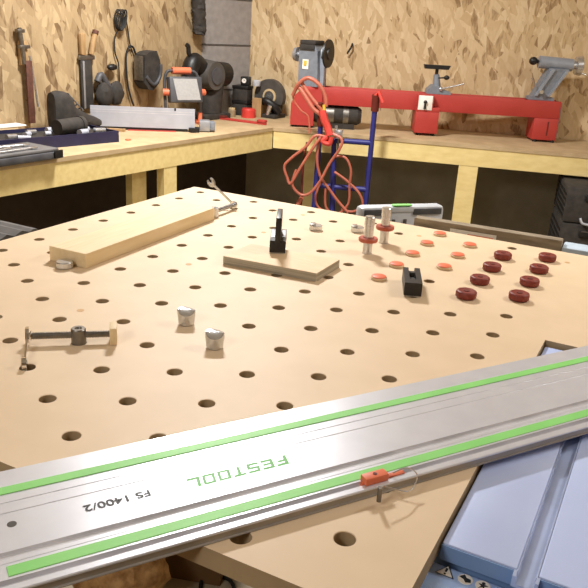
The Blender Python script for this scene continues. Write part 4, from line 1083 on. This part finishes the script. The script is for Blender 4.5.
# black tool boxes under the right bench
k = thing('tool_chest', 'tall black plastic tool chest at the right under the bench', 'tool chest', PR(1.76, -0.20, 0.0), rotR)
for i, (z0, z1) in enumerate(((0.0, 0.30), (0.302, 0.50), (0.502, 0.675))):
    b = MB(); b.lo_hi((-0.245, -0.03, z0), (0.245, 0.36, z1), bev=0.012); d = b.build('box', M['black_matte'], k)
    for q in range(5):
        zz = z0 + 0.025 + q * (z1 - z0 - 0.04) / 5
        bb = MB(); bb.lo_hi((-0.249, -0.02, zz), (-0.2455, 0.33, zz + 0.012), bev=0.001); bb.build('rib', M['black'], d)
    b = MB(); b.lo_hi((-0.16, -0.042, z1 - 0.06), (-0.09, -0.0305, z1 - 0.03), bev=0.004); h = b.build('latch', M['black'], d)
    b = MB(); b.lo_hi((-0.150, -0.0445, z1 - 0.036), (-0.095, -0.0425, z1 - 0.030)); b.build('latch_lip', M['guard_grey'], h)
b = MB(); b.tube([(-0.165, -0.035, 0.53), (-0.15, -0.045, 0.507), (-0.10, -0.045, 0.507), (-0.085, -0.035, 0.53)], 0.007, n=8); b.build('handle', M['alu_dull'], k)
# grey ribbed bin by the left edge of the table
k = thing('storage_bin', 'grey ribbed bin on the floor by the left edge of the drilled table', 'bin', (-0.30, -0.42, 0), 0.0)
b = MB()
prof2 = []
for i in range(41):
    y = -0.22 + 0.44 * i / 40
    prof2.append((y, 0.856 - 0.45 * max(0, y - 0.0) + 0.004 * math.sin(i * PI / 2.0)))
poly = [(-0.22, 0.0)] + prof2 + [(0.22, 0.0)]
Tr = Matrix.Rotation(PI / 2, 4, 'Z')
b.prism(poly, -0.12, 0.12, Tr); b.build('body', M['bin_grey'], k, smooth=False)
# sack and cable on the floor below
b = MB(); b.ball((0, 0, 0.115), 0.12, (1.0, 0.85, 1.0), n=40)
for v in b.b.verts:
    a_ = math.atan2(v.co.y, v.co.x); k_ = 1 + 0.05 * math.sin(5 * a_ + 9 * v.co.z * 6) + 0.04 * math.sin(11 * a_ - 30 * v.co.z)
    v.co.x *= k_; v.co.y *= k_; v.co.z = max(0.0, v.co.z * (1 + 0.05 * math.sin(23 * v.co.x + 17 * v.co.y)))
o = b.build('paper_sack', M['sack'], loc=(0.145, -0.535, 0.0), rough=0.003)
tag(o, 'crumpled brown paper sack on the floor under the near table edge', 'sack')
b = MB(); b.lo_hi((-0.09, -0.11, 0.0), (0.09, 0.11, 0.30), bev=0.002)
tag(b.build('cardboard_box', M['card'], loc=(0.20, -0.28, 0.0), rz=0.3, smooth=False), 'brown cardboard box behind the crumpled sack under the table', 'box')
b = MB(); b.tube([(0.0, 0, 0.005), (0.05, 0.03, 0.006), (0.07, 0.08, 0.006), (0.03, 0.11, 0.006), (-0.02, 0.08, 0.006), (0.02, 0.02, 0.007), (0.09, 0.01, 0.006), (0.16, 0.05, 0.005)], 0.005, n=8)
tag(b.build('cable', M['rubber'], loc=(0.29, -0.44, 0.0)), 'black cable end curled on the floor beside the sack', 'cable')
